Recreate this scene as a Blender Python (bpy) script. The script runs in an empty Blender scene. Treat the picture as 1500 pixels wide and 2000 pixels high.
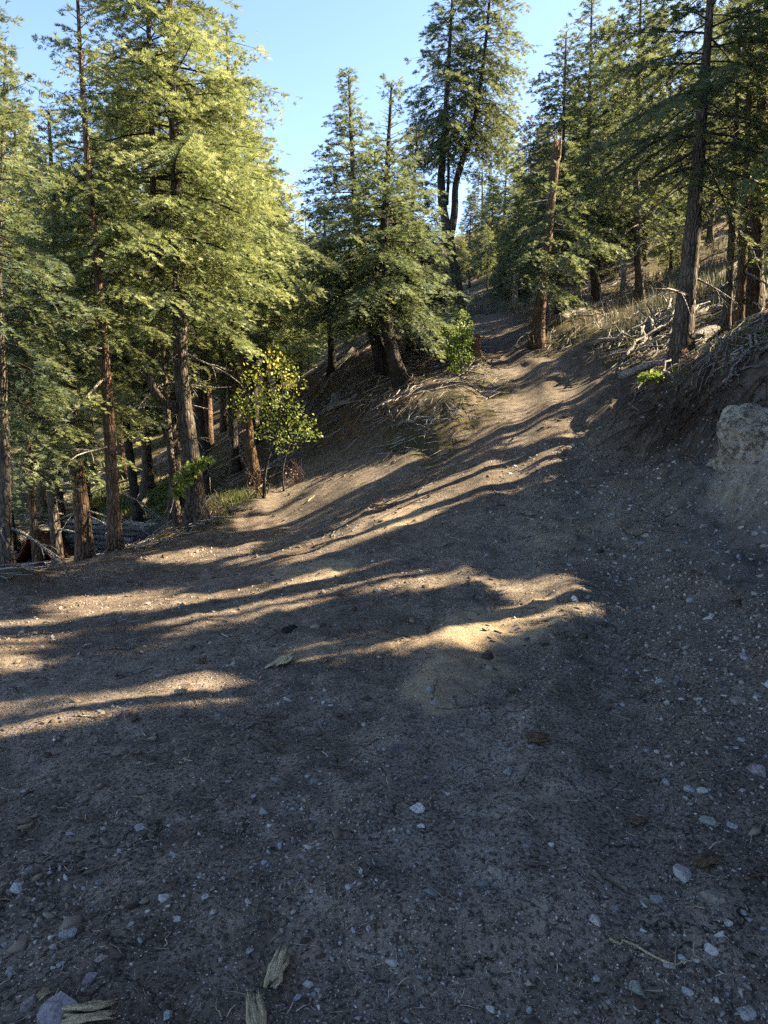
import bpy, math, random
import numpy as np
from mathutils import Vector, Matrix

SC = bpy.context.scene
COL = SC.collection
rad = math.radians

# ------------------------------------------------------------------ camera
FPX = 1387.0                 # focal length in pixels of a 1500 x 2000 frame
PITCH = rad(10.0)
EYE = 1.6
cam_d = bpy.data.cameras.new('camera')
cam = bpy.data.objects.new('camera', cam_d)
COL.objects.link(cam)
cam.location = (0, 0, EYE)
cam.rotation_euler = (rad(90) - PITCH, 0, 0)
cam_d.sensor_fit = 'VERTICAL'
cam_d.sensor_height = 36.0
cam_d.lens = 36.0 * FPX / 2000.0
cam_d.clip_start = 0.05
cam_d.clip_end = 2000.0
SC.camera = cam

# ------------------------------------------------------------------ light
SUN_AZ = rad(74.0)           # clockwise from the viewing direction (+Y)
SUN_EL = rad(36.0)
SUN_DIR = Vector((math.sin(SUN_AZ) * math.cos(SUN_EL), math.cos(SUN_AZ) * math.cos(SUN_EL), math.sin(SUN_EL)))
world = bpy.data.worlds.new('World')
SC.world = world
world.use_nodes = True
wn = world.node_tree
wn.nodes.clear()
sky = wn.nodes.new('ShaderNodeTexSky')
sky.sky_type = 'NISHITA'
sky.sun_disc = False
sky.sun_elevation = SUN_EL
sky.sun_rotation = SUN_AZ
sky.altitude = 2500.0
sky.air_density = 1.0
sky.dust_density = 4.0
sky.ozone_density = 1.2
bg = wn.nodes.new('ShaderNodeBackground')
bg.inputs['Strength'].default_value = 0.055
wo = wn.nodes.new('ShaderNodeOutputWorld')
wn.links.new(sky.outputs[0], bg.inputs[0])
wn.links.new(bg.outputs[0], wo.inputs[0])
sun_d = bpy.data.lights.new('sun', 'SUN')
sun_d.energy = 4.4
sun_d.angle = rad(0.53)
sun_d.color = (1.0, 0.82, 0.55)
sun = bpy.data.objects.new('sun', sun_d)
COL.objects.link(sun)
sun.rotation_euler = SUN_DIR.to_track_quat('Z', 'Y').to_euler()
sun.location = (30, 16, 30)
SC.view_settings.view_transform = 'Standard'
SC.view_settings.look = 'None'
SC.view_settings.gamma = 1.0
SC.view_settings.use_curve_mapping = False
SC.view_settings.exposure = 3.05
SC.cycles.max_bounces = 6
SC.cycles.diffuse_bounces = 4
SC.cycles.transmission_bounces = 4
SC.cycles.glossy_bounces = 2
SC.cycles.use_denoising = False

# ------------------------------------------------------------------ noise
def _hash(ix, iy, seed):
    h = (ix.astype(np.int64) * 374761393 + iy.astype(np.int64) * 668265263 + seed * 1274126177) & 0xffffffff
    h = ((h ^ (h >> 13)) * 1274126177) & 0xffffffff
    h = (h ^ (h >> 16)) & 0xffffff
    return h / float(0xffffff)

def vnoise(x, y, seed=0):
    ix = np.floor(x); iy = np.floor(y)
    fx = x - ix; fy = y - iy
    fx = fx * fx * fx * (fx * (fx * 6 - 15) + 10); fy = fy * fy * fy * (fy * (fy * 6 - 15) + 10)
    a = _hash(ix, iy, seed); b = _hash(ix + 1, iy, seed)
    c = _hash(ix, iy + 1, seed); d = _hash(ix + 1, iy + 1, seed)
    return (a * (1 - fx) + b * fx) * (1 - fy) + (c * (1 - fx) + d * fx) * fy - 0.5

def fbm(x, y, wl, octaves=3, seed=0, gain=0.5):
    s = 0.0; amp = 1.0
    ca, sa = math.cos(0.6), math.sin(0.6)
    for k in range(octaves):
        s = s + amp * vnoise(x / wl, y / wl, seed + 17 * k)
        x, y = ca * x - sa * y + 3.7, sa * x + ca * y + 9.1
        wl *= 0.5; amp *= gain
    return s

def sstep(a, b, x):
    t = np.clip((x - a) / (b - a), 0, 1)
    return t * t * (3 - 2 * t)

# ------------------------------------------------------------------ survey of the place
def at(px, py, d):
    """point of the place seen at photo pixel (px, py) at forward distance d"""
    u = (px - 750.0) / FPX; v = (1000.0 - py) / FPX
    den = math.cos(PITCH) + v * math.sin(PITCH)
    return Vector((u * d / den, d, EYE + d * (-math.sin(PITCH) + v * math.cos(PITCH)) / den))

SURVEY = [
 (0,2000,1.56),(750,2000,1.56),(1500,2000,1.55),(0,1600,2.5),(750,1600,2.43),(1500,1600,2.35),
 (0,1400,3.7),(750,1400,3.4),(1300,1400,3.15),(1500,1400,3.0),
 (0,1200,6.3),(300,1250,5.2),(750,1200,5.2),(1300,1200,4.65),(1440,1200,4.3),
 (0,1145,8.0),(200,1160,7.6),(400,1080,10.0),(70,1127,9.3),(30,1140,8.7),(165,1097,10.7),(225,1078,10.5),(385,1032,12),(290,1055,11.5),
 (1000,1150,5.6),(1000,1000,7.6),(1100,900,9.6),(1080,820,12),(1060,760,14.5),(1060,700,17),(980,660,20),(950,630,23),(870,625,25),
 (1200,830,11),(1150,740,14.3),(1045,682,18),
 (650,1050,9),(750,985,10),(830,925,11.4),(950,900,10.8),(600,1000,12),(650,950,12.6),(540,965,13.4),(600,905,15),(700,900,13.6),(780,890,12.6),(580,890,16.5),
 (560,888,19),(520,800,24),(470,830,26),(560,800,22),(430,850,28),
 (640,840,17),(600,850,18.2),(790,790,16),(700,785,18),(650,740,21),(600,740,24),(880,790,14),(850,870,13),(900,850,13),(940,800,14),(960,730,17),(900,710,18.5),
 (1330,1050,6.3),(1250,900,9),(1400,1150,4.9),(1490,740,8),(1330,735,10),(1330,712,11),(1220,795,10.6),(1200,740,13),(1130,690,15.5),
 (1430,655,13.3),(1490,590,15),(1250,600,19),(1130,630,19),(1200,560,25),(1000,590,28),(950,570,32),(1100,540,32),(1300,500,28),(1450,480,24),
 (150,1082,15.5),(300,1074,15.5),(200,1105,13.4),(275,1085,13.4),(90,1108,14),(270,965,23),(300,900,30),(150,960,24),(480,930,15.5),(440,990,14),(365,1020,14.2),
]
WORLD_PTS = [
 (3.0,1.0,.12),(5.5,4.5,1.9),(4.6,6.3,1.75),(8,3,2.6),(12,6,4.6),(15,0,5.2),(20,14,8.2),(25,4,9),(-8,3,-.8),(-13,8,-2.0),(-6,0,-.3),
 (0,-5,0),(6,-6,1.2),(-8,-10,-1.2),(0,-30,-2),(30,-30,9),(-30,-20,-6),(-30,10,-6),(-28,30,-4.5),(-12,30,-2.2),(-16,45,-1.5),(-35,60,-2),
 (0,45,5.5),(-5,70,8),(15,45,10.5),(25,30,11),(40,20,15),(45,60,24),(20,75,20),(-30,100,6),(0,110,16),(40,110,34),(80,60,38),(80,0,26),(90,-60,20),(-80,0,-14),(-90,80,-4),(0,-90,-6),(-80,-80,-16)]
_cp = np.array([tuple(at(*p)) for p in SURVEY] + WORLD_PTS, dtype=float)

def _tps_fit(P, lam=2e-3):
    n = len(P)
    d2 = ((P[:, None, :2] - P[None, :, :2]) ** 2).sum(-1)
    K = 0.5 * d2 * np.log(np.maximum(d2, 1e-12)); K[d2 == 0] = 0
    K += np.eye(n) * lam * 20
    T = np.hstack([np.ones((n, 1)), P[:, :2]])
    A = np.zeros((n + 3, n + 3)); A[:n, :n] = K; A[:n, n:] = T; A[n:, :n] = T.T
    return np.linalg.solve(A, np.concatenate([P[:, 2], np.zeros(3)]))
_tps = _tps_fit(_cp)

def base_z(x, y):
    x = np.atleast_1d(np.asarray(x, float)); y = np.atleast_1d(np.asarray(y, float))
    out = np.empty_like(x)
    for i in range(0, len(x), 20000):
        xs = x[i:i + 20000]; ys = y[i:i + 20000]
        d2 = (xs[:, None] - _cp[None, :, 0]) ** 2 + (ys[:, None] - _cp[None, :, 1]) ** 2
        K = 0.5 * d2 * np.log(np.maximum(d2, 1e-12))
        out[i:i + 20000] = K @ _tps[:-3] + _tps[-3] + _tps[-2] * xs + _tps[-1] * ys
    return out

_T = np.exp(np.linspace(math.log(1.2), math.log(120), 320))
def hit(px, py, zfun=base_z):
    """where the sight line of a photo pixel meets the ground"""
    a = at(px, py, 1.0)
    if zfun is not base_z:
        h = hit(px, py)
        if h is None: return None
        _t = h[1] * np.linspace(.86, 1.14, 40)
    else:
        _t = _T
    return _cross(a, _t, zfun)

def _cross(a, _T, zfun):
    X = a.x * _T; Y = _T; Z = EYE + (a.z - EYE) * _T
    g = zfun(X, Y)
    below = np.nonzero(Z < g)[0]
    if len(below) == 0:
        return None
    i = below[0]
    if i == 0:
        t = _T[0]
    else:
        f0 = Z[i - 1] - g[i - 1]; f1 = Z[i] - g[i]
        t = _T[i - 1] + (_T[i] - _T[i - 1]) * f0 / (f0 - f1)
    return (a.x * t, t)

def poly_sdf(x, y, poly):
    """signed distance to a closed polygon, positive inside"""
    P = np.array(poly); Q = np.roll(P, -1, 0)
    if x.size > 200:
        lo, hi = P.min(0), P.max(0)
        bd = np.hypot(np.maximum(np.maximum(lo[0] - x, x - hi[0]), 0), np.maximum(np.maximum(lo[1] - y, y - hi[1]), 0))
        m = bd < .8
        if not m.all():
            out = -bd
            if m.any(): out[m] = poly_sdf(np.concatenate([x[m], np.zeros(0)]), y[m], poly) if m.sum() > 200 else _sdf(x[m], y[m], P, Q)
            return out
    return _sdf(x, y, P, Q)

def _sdf(x, y, P, Q):
    d = np.full(x.shape, 1e9); ins = np.zeros(x.shape, bool)
    for (x0, y0), (x1, y1) in zip(P, Q):
        ex, ey = x1 - x0, y1 - y0
        t = np.clip(((x - x0) * ex + (y - y0) * ey) / (ex * ex + ey * ey + 1e-12), 0, 1)
        d = np.minimum(d, np.hypot(x - x0 - t * ex, y - y0 - t * ey))
        c = (y0 > y) != (y1 > y)
        xi = ex * (y - y0) / (ey if abs(ey) > 1e-12 else 1e-12) + x0
        ins ^= c & (x < xi)
    return np.where(ins, d, -d)

def line_dist(x, y, pts):
    d = np.full(x.shape, 1e9)
    for (x0, y0), (x1, y1) in zip(pts[:-1], pts[1:]):
        ex, ey = x1 - x0, y1 - y0
        t = np.clip(((x - x0) * ex + (y - y0) * ey) / (ex * ex + ey * ey + 1e-12), 0, 1)
        d = np.minimum(d, np.hypot(x - x0 - t * ex, y - y0 - t * ey))
    return d

def H(*pix):
    out = []
    for p in pix:
        h = hit(*p)
        if h: out.append(h)
    return out

def T(*trip):
    return [tuple(at(*t))[:2] for t in trip]

ROAD = ([(-9, 6.5), (-7, 7.4)] + T((0,1145,8.0),(200,1102,10.2),(400,1045,11.4),(500,1000,12.8),(525,960,13.6),(560,905,15.6),(560,892,18.5),
        (600,885,17.2),(660,872,15.3),(740,868,14),(800,880,12.9),(850,905,11.9),(905,868,12.2),(950,812,13.6),(978,760,15.4),(965,722,17.3),(935,690,19),
        (925,660,21.5),(860,640,24.5),(845,628,27),(860,617,26.6),(930,618,25),(985,622,23.5),(1035,640,21),(1030,690,17.8),(1100,706,16.4),(1172,738,14.2),
        (1208,790,11.8),(1242,815,10.5),(1265,885,8.9),(1325,960,7.4),(1340,1050,6.3),(1400,1150,4.95)) +
        [(2.35, 3.6), (2.35, 2.0), (2.6, -2), (3, -9), (-9, -9)])
BANK = T((1172,738,14.2),(1208,790,11.8),(1242,815,10.5),(1265,885,8.9),(1325,960,7.4),(1340,1050,6.3),(1400,1150,4.95)) + \
       [(2.35, 3.6), (2.35, 2.0), (4.2, 2.0), (5.0, 5.0)] + T((1495,742,8.0),(1400,740,9.2),(1330,738,10),(1262,758,11),(1215,740,12.6))
ROCKFACE = T((1400,950,6.6),(1420,860,7.0),(1480,790,7.3),(1560,800,6.6),(1600,900,5.9),(1540,1040,5.2),(1460,1010,5.7))
SANDS = [H((800,1330),(850,1280),(930,1268),(985,1265),(1000,1300),(960,1318),(900,1340),(880,1375),(845,1390),(800,1370)),
         H((880,1215),(930,1195),(985,1180),(1040,1165),(1075,1172),(1075,1200),(1105,1215),(1060,1245),(985,1262),(920,1268),(880,1255)),
         H((500,1130),(560,1105),(640,1092),(690,1100),(670,1120),(590,1138),(530,1142)),
         H((735,1015),(780,990),(830,990),(850,1000),(800,1020),(750,1035)),
         H((545,1288),(600,1250),(700,1240),(800,1225),(870,1230),(860,1255),(700,1272),(600,1280)),
         H((1040,1060),(1110,1030),(1180,1022),(1160,1045),(1090,1065))]
SAND_W = [1.0, 1.0, .9, .8, .35, .3]
RUT = [T((1180,1700,2.2),(1210,1400,3.25),(1230,1150,5.3),(1150,950,8.6),(1140,830,11.6),(1110,740,15),(1060,690,17.6),(990,650,20.6)),
       T((930,1700,2.2),(960,1400,3.3),(1000,1150,5.6),(1000,900,10.4),(1025,790,13),(1020,720,16.2),(975,670,19.4),(950,640,22)),
       T((500,1090,9.5),(620,1010,11.6),(660,950,12.8),(620,905,15),(590,893,17)),
       T((600,1090,8.6),(700,1000,10.6),(740,930,12),(690,895,14.2),(630,885,16))]

MIDBANK = T((590,868,18.2),(660,860,15.8),(740,858,14.3),(800,870,13.2),(850,893,12.2),(900,858,12.5),(942,805,13.9),(970,755,15.7),(955,722,17.8),(925,690,19.6),
            (880,660,23),(760,690,24),(640,730,23),(580,800,20.5))
SIDETRACK = T((560,1050,10.5),(680,1030,10.3),(760,975,10.9),(835,925,11.8),(850,908,12.05),(800,884,12.8),(740,872,13.9),(660,876,15.2),(600,888,17.1),(560,895,18.5),(560,908,15.6),(525,962,13.5),(500,1002,12.7))

_tp = np.array([tuple(at(*q)) for q in ((540,965,13.4),(600,905,15),(650,950,12.6),(700,900,13.6),(580,892,16.5),(600,1000,12),(780,893,12.6))])
TRACK_PLANE = np.linalg.lstsq(np.column_stack([np.ones(len(_tp)), _tp[:, :2]]), _tp[:, 2], rcond=None)[0]

def road_sdf(x, y):
    return poly_sdf(x, y, ROAD) + 0.45 * fbm(x, y, 0.9, 3, 5)

def ground_z(x, y):
    x = np.atleast_1d(np.asarray(x, float)); y = np.atleast_1d(np.asarray(y, float))
    z = base_z(x, y)
    r = np.hypot(x, y)
    sd = poly_sdf(x, y, ROAD)
    m = sstep(-0.3, 0.5, sd + 0.35 * fbm(x, y, 0.9, 2, 5))
    near = 1 - sstep(22, 40, r)
    z = z + (1 - m) * (0.30 * fbm(x, y, 2.2, 3, 11) + 0.16 * fbm(x, y, 0.5, 3, 23) * near)
    # cleared dirt: low swells, clods, wheel ruts
    z = z + m * (1 - .55 * sstep(8, 11, y)) * (0.05 * fbm(x, y, 1.6, 2, 31) + 0.036 * fbm(x, y, 0.40, 3, 37) + 0.018 * fbm(x, y, 0.09, 2, 41) * (1 - sstep(7, 13, r)))
    for k, rt in enumerate(RUT):
        dd = line_dist(x, y, rt) + 0.10 * vnoise(x * 1.3, y * 1.3, 77)
        prof = -0.030 * np.exp(-(dd / 0.20) ** 2) + 0.026 * np.exp(-((dd - 0.38) / 0.14) ** 2)
        z = z + m * prof
        fade = np.exp(-(dd / 0.17) ** 2) * m * (1 - sstep(4.5, 7.5, r)) * sstep(-.1, .25, vnoise(x * .7, y * .7, 91))
        z = z + fade * 0.010 * np.sin((y * 0.85 + x * 0.25 + 0.02 * vnoise(x * 9, y * 9, 3)) * 55.0)
    # steep little bank between the two tracks, and the side track graded lower
    z = z + 0.27 * sstep(-.06, .32, poly_sdf(x, y, MIDBANK) + .14 * fbm(x, y, .6, 2, 45))
    k = sstep(-.05, .5, poly_sdf(x, y, SIDETRACK))
    z = z * (1 - .85 * k) + .85 * k * (TRACK_PLANE[0] + TRACK_PLANE[1] * x + TRACK_PLANE[2] * y + .03 * fbm(x, y, .5, 3, 49))
    # cut bank on the right: raw, lumpy
    b = poly_sdf(x, y, BANK)
    bm = sstep(-0.15, 0.25, b)
    z = z + bm * (0.20 * fbm(x, y, 0.7, 3, 51) + 0.10 * fbm(x, y, 0.2, 2, 57))
    rk = sstep(-0.1, 0.3, poly_sdf(x, y, ROCKFACE))
    z = z + rk * (0.22 + 0.22 * np.abs(fbm(x, y, 0.6, 3, 63)))
    for S, w in zip(SANDS[:3], SAND_W):
        z = z + w * 0.045 * sstep(-0.05, 0.3, poly_sdf(x, y, S))
    return z

def surface_z(x, y):
    """height of the finished ground sheet (read off its mesh)"""
    x = np.atleast_1d(np.asarray(x, float)); y = np.atleast_1d(np.asarray(y, float))
    R, A, Z = SHEET
    r = np.clip(np.log(np.maximum(np.hypot(x, y), .26)), np.log(R[0]), np.log(R[-1]) - 1e-6); a = np.arctan2(x, y)
    fi = (r - np.log(R[0])) / (np.log(R[1]) - np.log(R[0])); i = np.clip(fi.astype(int), 0, len(R) - 2); fi = fi - i
    j = np.clip(np.searchsorted(A, a) - 1, 0, len(A) - 2); fj = np.clip((a - A[j]) / (A[j + 1] - A[j]), 0, 1)
    return (Z[i, j] * (1 - fi) + Z[i + 1, j] * fi) * (1 - fj) + (Z[i, j + 1] * (1 - fi) + Z[i + 1, j + 1] * fi) * fj

def gz(x, y):
    return float(ground_z(x, y)[0])

def ghit(px, py):
    return hit(px, py, ground_z)

# ------------------------------------------------------------------ object helpers
def add_obj(name, me, parent=None, loc=None, rot=None, scale=None):
    o = bpy.data.objects.new(name, me)
    COL.objects.link(o)
    if parent is not None: o.parent = parent
    if loc is not None: o.location = loc
    if rot is not None: o.rotation_euler = rot
    if scale is not None: o.scale = scale
    return o

def tag(o, label=None, cat=None, group=None, kind=None):
    if label: o['label'] = label
    if cat: o['category'] = cat
    if group: o['group'] = group
    if kind: o['kind'] = kind
    return o

def mesh_np(name, V, F, mats=(), midx=None, smooth=False, attrs=None):
    """mesh from numpy vertices and faces (all faces of one size)"""
    V = np.asarray(V, np.float32); F = np.asarray(F, np.int32)
    me = bpy.data.meshes.new(name)
    k = F.shape[1]
    me.vertices.add(len(V)); me.vertices.foreach_set('co', V.ravel())
    me.loops.add(F.size); me.loops.foreach_set('vertex_index', F.ravel())
    me.polygons.add(len(F))
    me.polygons.foreach_set('loop_start', np.arange(0, F.size, k, dtype=np.int32))
    for m in mats: me.materials.append(m)
    if midx is not None: me.polygons.foreach_set('material_index', np.asarray(midx, np.int32))
    if smooth: me.polygons.foreach_set('use_smooth', np.ones(len(F), bool))
    if attrs:
        for nm, arr in attrs.items():
            at_ = me.attributes.new(nm, 'FLOAT', 'POINT')
            at_.data.foreach_set('value', np.asarray(arr, np.float32))
    me.update(calc_edges=True)
    return me

# ------------------------------------------------------------------ material helpers
class NT:
    def __init__(self, name):
        self.m = bpy.data.materials.new(name); self.m.use_nodes = True
        self.t = self.m.node_tree; self.t.nodes.clear()
        self.out = self.t.nodes.new('ShaderNodeOutputMaterial')
    def n(self, typ, **kw):
        nd = self.t.nodes.new(typ)
        for k, v in kw.items():
            if k == 'ins':
                for kk, vv in v.items(): self.set(nd.inputs[kk], vv)
            else: setattr(nd, k, v)
        return nd
    def set(self, sock, v):
        if hasattr(v, 'is_output') or isinstance(v, bpy.types.NodeSocket): self.t.links.new(v, sock)
        else:
            if isinstance(v, (tuple, list)) and len(v) == 3 and sock.type == 'RGBA': v = (*v, 1)
            sock.default_value = v
    def coord(self, scale=(1, 1, 1), obj=True):
        c = self.n('ShaderNodeTexCoord')
        mp = self.n('ShaderNodeMapping', ins={'Vector': c.outputs['Object'], 'Scale': scale})
        return mp.outputs[0]
    def noise(self, vec, scale, detail=3, rough=.55, dist=0.0):
        return self.n('ShaderNodeTexNoise', ins={'Vector': vec, 'Scale': scale, 'Detail': detail, 'Roughness': rough, 'Distortion': dist}).outputs[0]
    def voro(self, vec, scale, feature='F1', out='Distance', rnd=1.0):
        nd = self.n('ShaderNodeTexVoronoi', feature=feature, ins={'Vector': vec, 'Scale': scale, 'Randomness': rnd})
        return nd.outputs[out]
    def ramp(self, fac, *stops):
        r = self.n('ShaderNodeValToRGB', ins={0: fac})
        e = r.color_ramp.elements
        while len(e) < len(stops): e.new(0.5)
        for el, (p, c) in zip(e, stops):
            el.position = p; el.color = (*c, 1) if isinstance(c, (tuple, list)) else (c, c, c, 1)
        return r.outputs[0]
    def mix(self, fac, a, b, mode='MIX'):
        nd = self.n('ShaderNodeMix', data_type='RGBA', blend_type=mode)
        self.set(nd.inputs[0], fac); self.set(nd.inputs[6], a); self.set(nd.inputs[7], b)
        return nd.outputs[2]
    def math(self, op, a, b=0.0, clamp=False):
        nd = self.n('ShaderNodeMath', operation=op, use_clamp=clamp)
        self.set(nd.inputs[0], a); self.set(nd.inputs[1], b)
        return nd.outputs[0]
    def attr(self, name):
        return self.n('ShaderNodeAttribute', attribute_name=name).outputs['Fac']
    def objrand(self):
        return self.n('ShaderNodeObjectInfo').outputs['Random']
    def bump(self, h, strength=.5, dist=.02, normal=None):
        nd = self.n('ShaderNodeBump', ins={'Height': h, 'Strength': strength, 'Distance': dist})
        if normal is not None: self.set(nd.inputs['Normal'], normal)
        return nd.outputs[0]
    def finish(self, col, rough=.9, normal=None, spec=.2):
        p = self.n('ShaderNodeBsdfPrincipled', ins={'Base Color': col, 'Roughness': rough, 'Specular IOR Level': spec})
        if normal is not None: self.set(p.inputs['Normal'], normal)
        self.t.links.new(p.outputs[0], self.out.inputs[0])
        return self.m

def mat_soil():
    n = NT('soil'); v = n.coord()
    sand, dust, rock = n.attr('sand'), n.attr('dust'), n.attr('organic')
    big = n.noise(v, .9, 4, .6); mid = n.noise(v, 7, 4, .65); fine = n.noise(v, 60, 4, .7); grit = n.noise(v, 260, 2, .6)
    dark = n.ramp(mid, (.28, (.062, .047, .036)), (.52, (.162, .126, .096)), (.76, (.29, .235, .182)))
    grey = n.ramp(mid, (.25, (.165, .136, .105)), (.6, (.27, .228, .180)), (.85, (.37, .32, .26)))
    c = n.mix(n.math('MULTIPLY', n.ramp(big, (.42, 0.0), (.62, 1.0)), .35), dark, grey)
    c = n.mix(n.math('MULTIPLY', dust, n.ramp(mid, (.3, .45), (.65, 1.0))), c, grey)
    c = n.mix(n.ramp(fine, (.40, .85), (.53, 0.0)), c, (.024, .019, .015))
    tan = n.ramp(fine, (.3, (.27, .20, .125)), (.6, (.40, .31, .20)), (.8, (.50, .41, .29)))
    sandf = n.math('MULTIPLY', sand, n.ramp(mid, (.28, .55), (.6, 1.0)), True)
    c = n.mix(sandf, c, tan)
    c = n.mix(n.math('MULTIPLY', rock, n.ramp(n.noise(v, 14, 4, .7), (.35, 0.0), (.7, .8))), c, (.020, .016, .013))
    # small stones and chips pressed into the dirt
    w = n.n('ShaderNodeMix', data_type='VECTOR', ins={0: .012}); n.set(w.inputs[4], v)
    nz = n.n('ShaderNodeTexNoise', ins={'Vector': v, 'Scale': 30.0}); n.set(w.inputs[5], nz.outputs[1])
    h = None
    for sc, th, keep, mx in ((170, .34, .78, .9), (85, .30, .80, .9), (40, .24, .86, .85)):
        d = n.voro(v, sc); rc = n.voro(v, sc, out='Color')
        sep = n.n('ShaderNodeSeparateColor', ins={0: rc})
        on = n.math('GREATER_THAN', sep.outputs[0], keep)
        f = n.math('MULTIPLY', n.ramp(d, (th * .75, 1.0), (th, 0.0)), on)
        f = n.math('MULTIPLY', f, mx)
        pc = n.ramp(sep.outputs[1], (0.0, (.13, .115, .10)), (.3, (.28, .265, .245)), (.6, (.42, .405, .38)), (.8, (.33, .25, .18)), (1.0, (.68, .66, .62)))
        c = n.mix(f, c, pc)
        h = f if h is None else n.math('ADD', n.math('MULTIPLY', h, .6), f)
    hh = n.math('ADD', n.math('MULTIPLY', fine, 1.0), n.math('MULTIPLY', h, .35))
    hh = n.math('ADD', hh, n.math('MULTIPLY', grit, .35))
    crack = n.voro(n.mix(.06, v, nz.outputs[1]), 3.2, 'DISTANCE_TO_EDGE')
    ck = n.math('MULTIPLY', n.ramp(crack, (.0, 1.0), (.018, 0.0)), n.ramp(n.noise(v, 1.6, 2), (.5, 0.0), (.6, 1.0)))
    c = n.mix(n.math('MULTIPLY', ck, .75), c, (.010, .009, .008))
    hh = n.math('SUBTRACT', hh, n.math('MULTIPLY', ck, .8))
    b = n.bump(hh, 1.0, .02, n.bump(mid, .7, .06))
    return n.finish(c, .95, b, .1)

def mat_floor():
    n = NT('forest_floor'); v = n.coord()
    g = n.attr('green')
    mid = n.noise(v, 3.0, 5, .7); fine = n.noise(v, 40, 4, .7)
    vs = n.coord((18, 90, 40)); st = n.noise(vs, 1.0, 3, .7, 1.2)
    vs2 = n.coord((80, 22, 40)); st2 = n.noise(vs2, 1.0, 3, .7, 1.5)
    c = n.ramp(mid, (.3, (.060, .042, .028)), (.5, (.135, .097, .066)), (.7, (.22, .17, .125)))
    c = n.mix(n.ramp(st, (.58, 0.0), (.66, .8)), c, (.24, .21, .18))
    c = n.mix(n.ramp(st2, (.60, 0.0), (.68, .7)), c, (.17, .13, .10))
    c = n.mix(n.math('MULTIPLY', g, n.ramp(n.noise(v, 9, 4, .7), (.40, 0.0), (.6, .85))), c, n.mix(fine, (.035, .050, .015), (.11, .12, .04)))
    hh = n.math('ADD', fine, n.math('ADD', n.math('MULTIPLY', st, .8), n.math('MULTIPLY', st2, .8)))
    return n.finish(c, .95, n.bump(hh, .9, .05, n.bump(mid, .8, .12)), .1)

def mat_bank():
    n = NT('bank_soil'); v = n.coord()
    rk, dust = n.attr('rockface'), n.attr('dust')
    mid = n.noise(v, 5, 5, .7); fine = n.noise(v, 50, 5, .7); crag = n.voro(n.coord((1, 1, 1.6)), 9, out='Distance')
    c = n.ramp(mid, (.3, (.036, .028, .021)), (.52, (.088, .069, .053)), (.75, (.165, .135, .105)))
    c = n.mix(n.math('MULTIPLY', dust, n.ramp(mid, (.3, .2), (.7, .9))), c, (.17, .16, .145))
    pale = n.ramp(n.noise(v, 8, 6, .75), (.3, (.17, .14, .105)), (.5, (.34, .29, .22)), (.62, (.44, .39, .30)), (.72, (.44, .34, .21)), (.85, (.56, .52, .45)))
    pale = n.mix(n.ramp(fine, (.33, .8), (.48, 0.0)), pale, (.06, .05, .042))
    f = n.math('MULTIPLY', rk, n.ramp(n.noise(v, 3, 4, .7), (.32, .25), (.5, 1.0)), True)
    c = n.mix(f, c, pale)
    hh = n.math('ADD', n.math('MULTIPLY', crag, .8), fine)
    return n.finish(c, .95, n.bump(hh, .9, .05, n.bump(mid, .7, .1)), .1)

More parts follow.
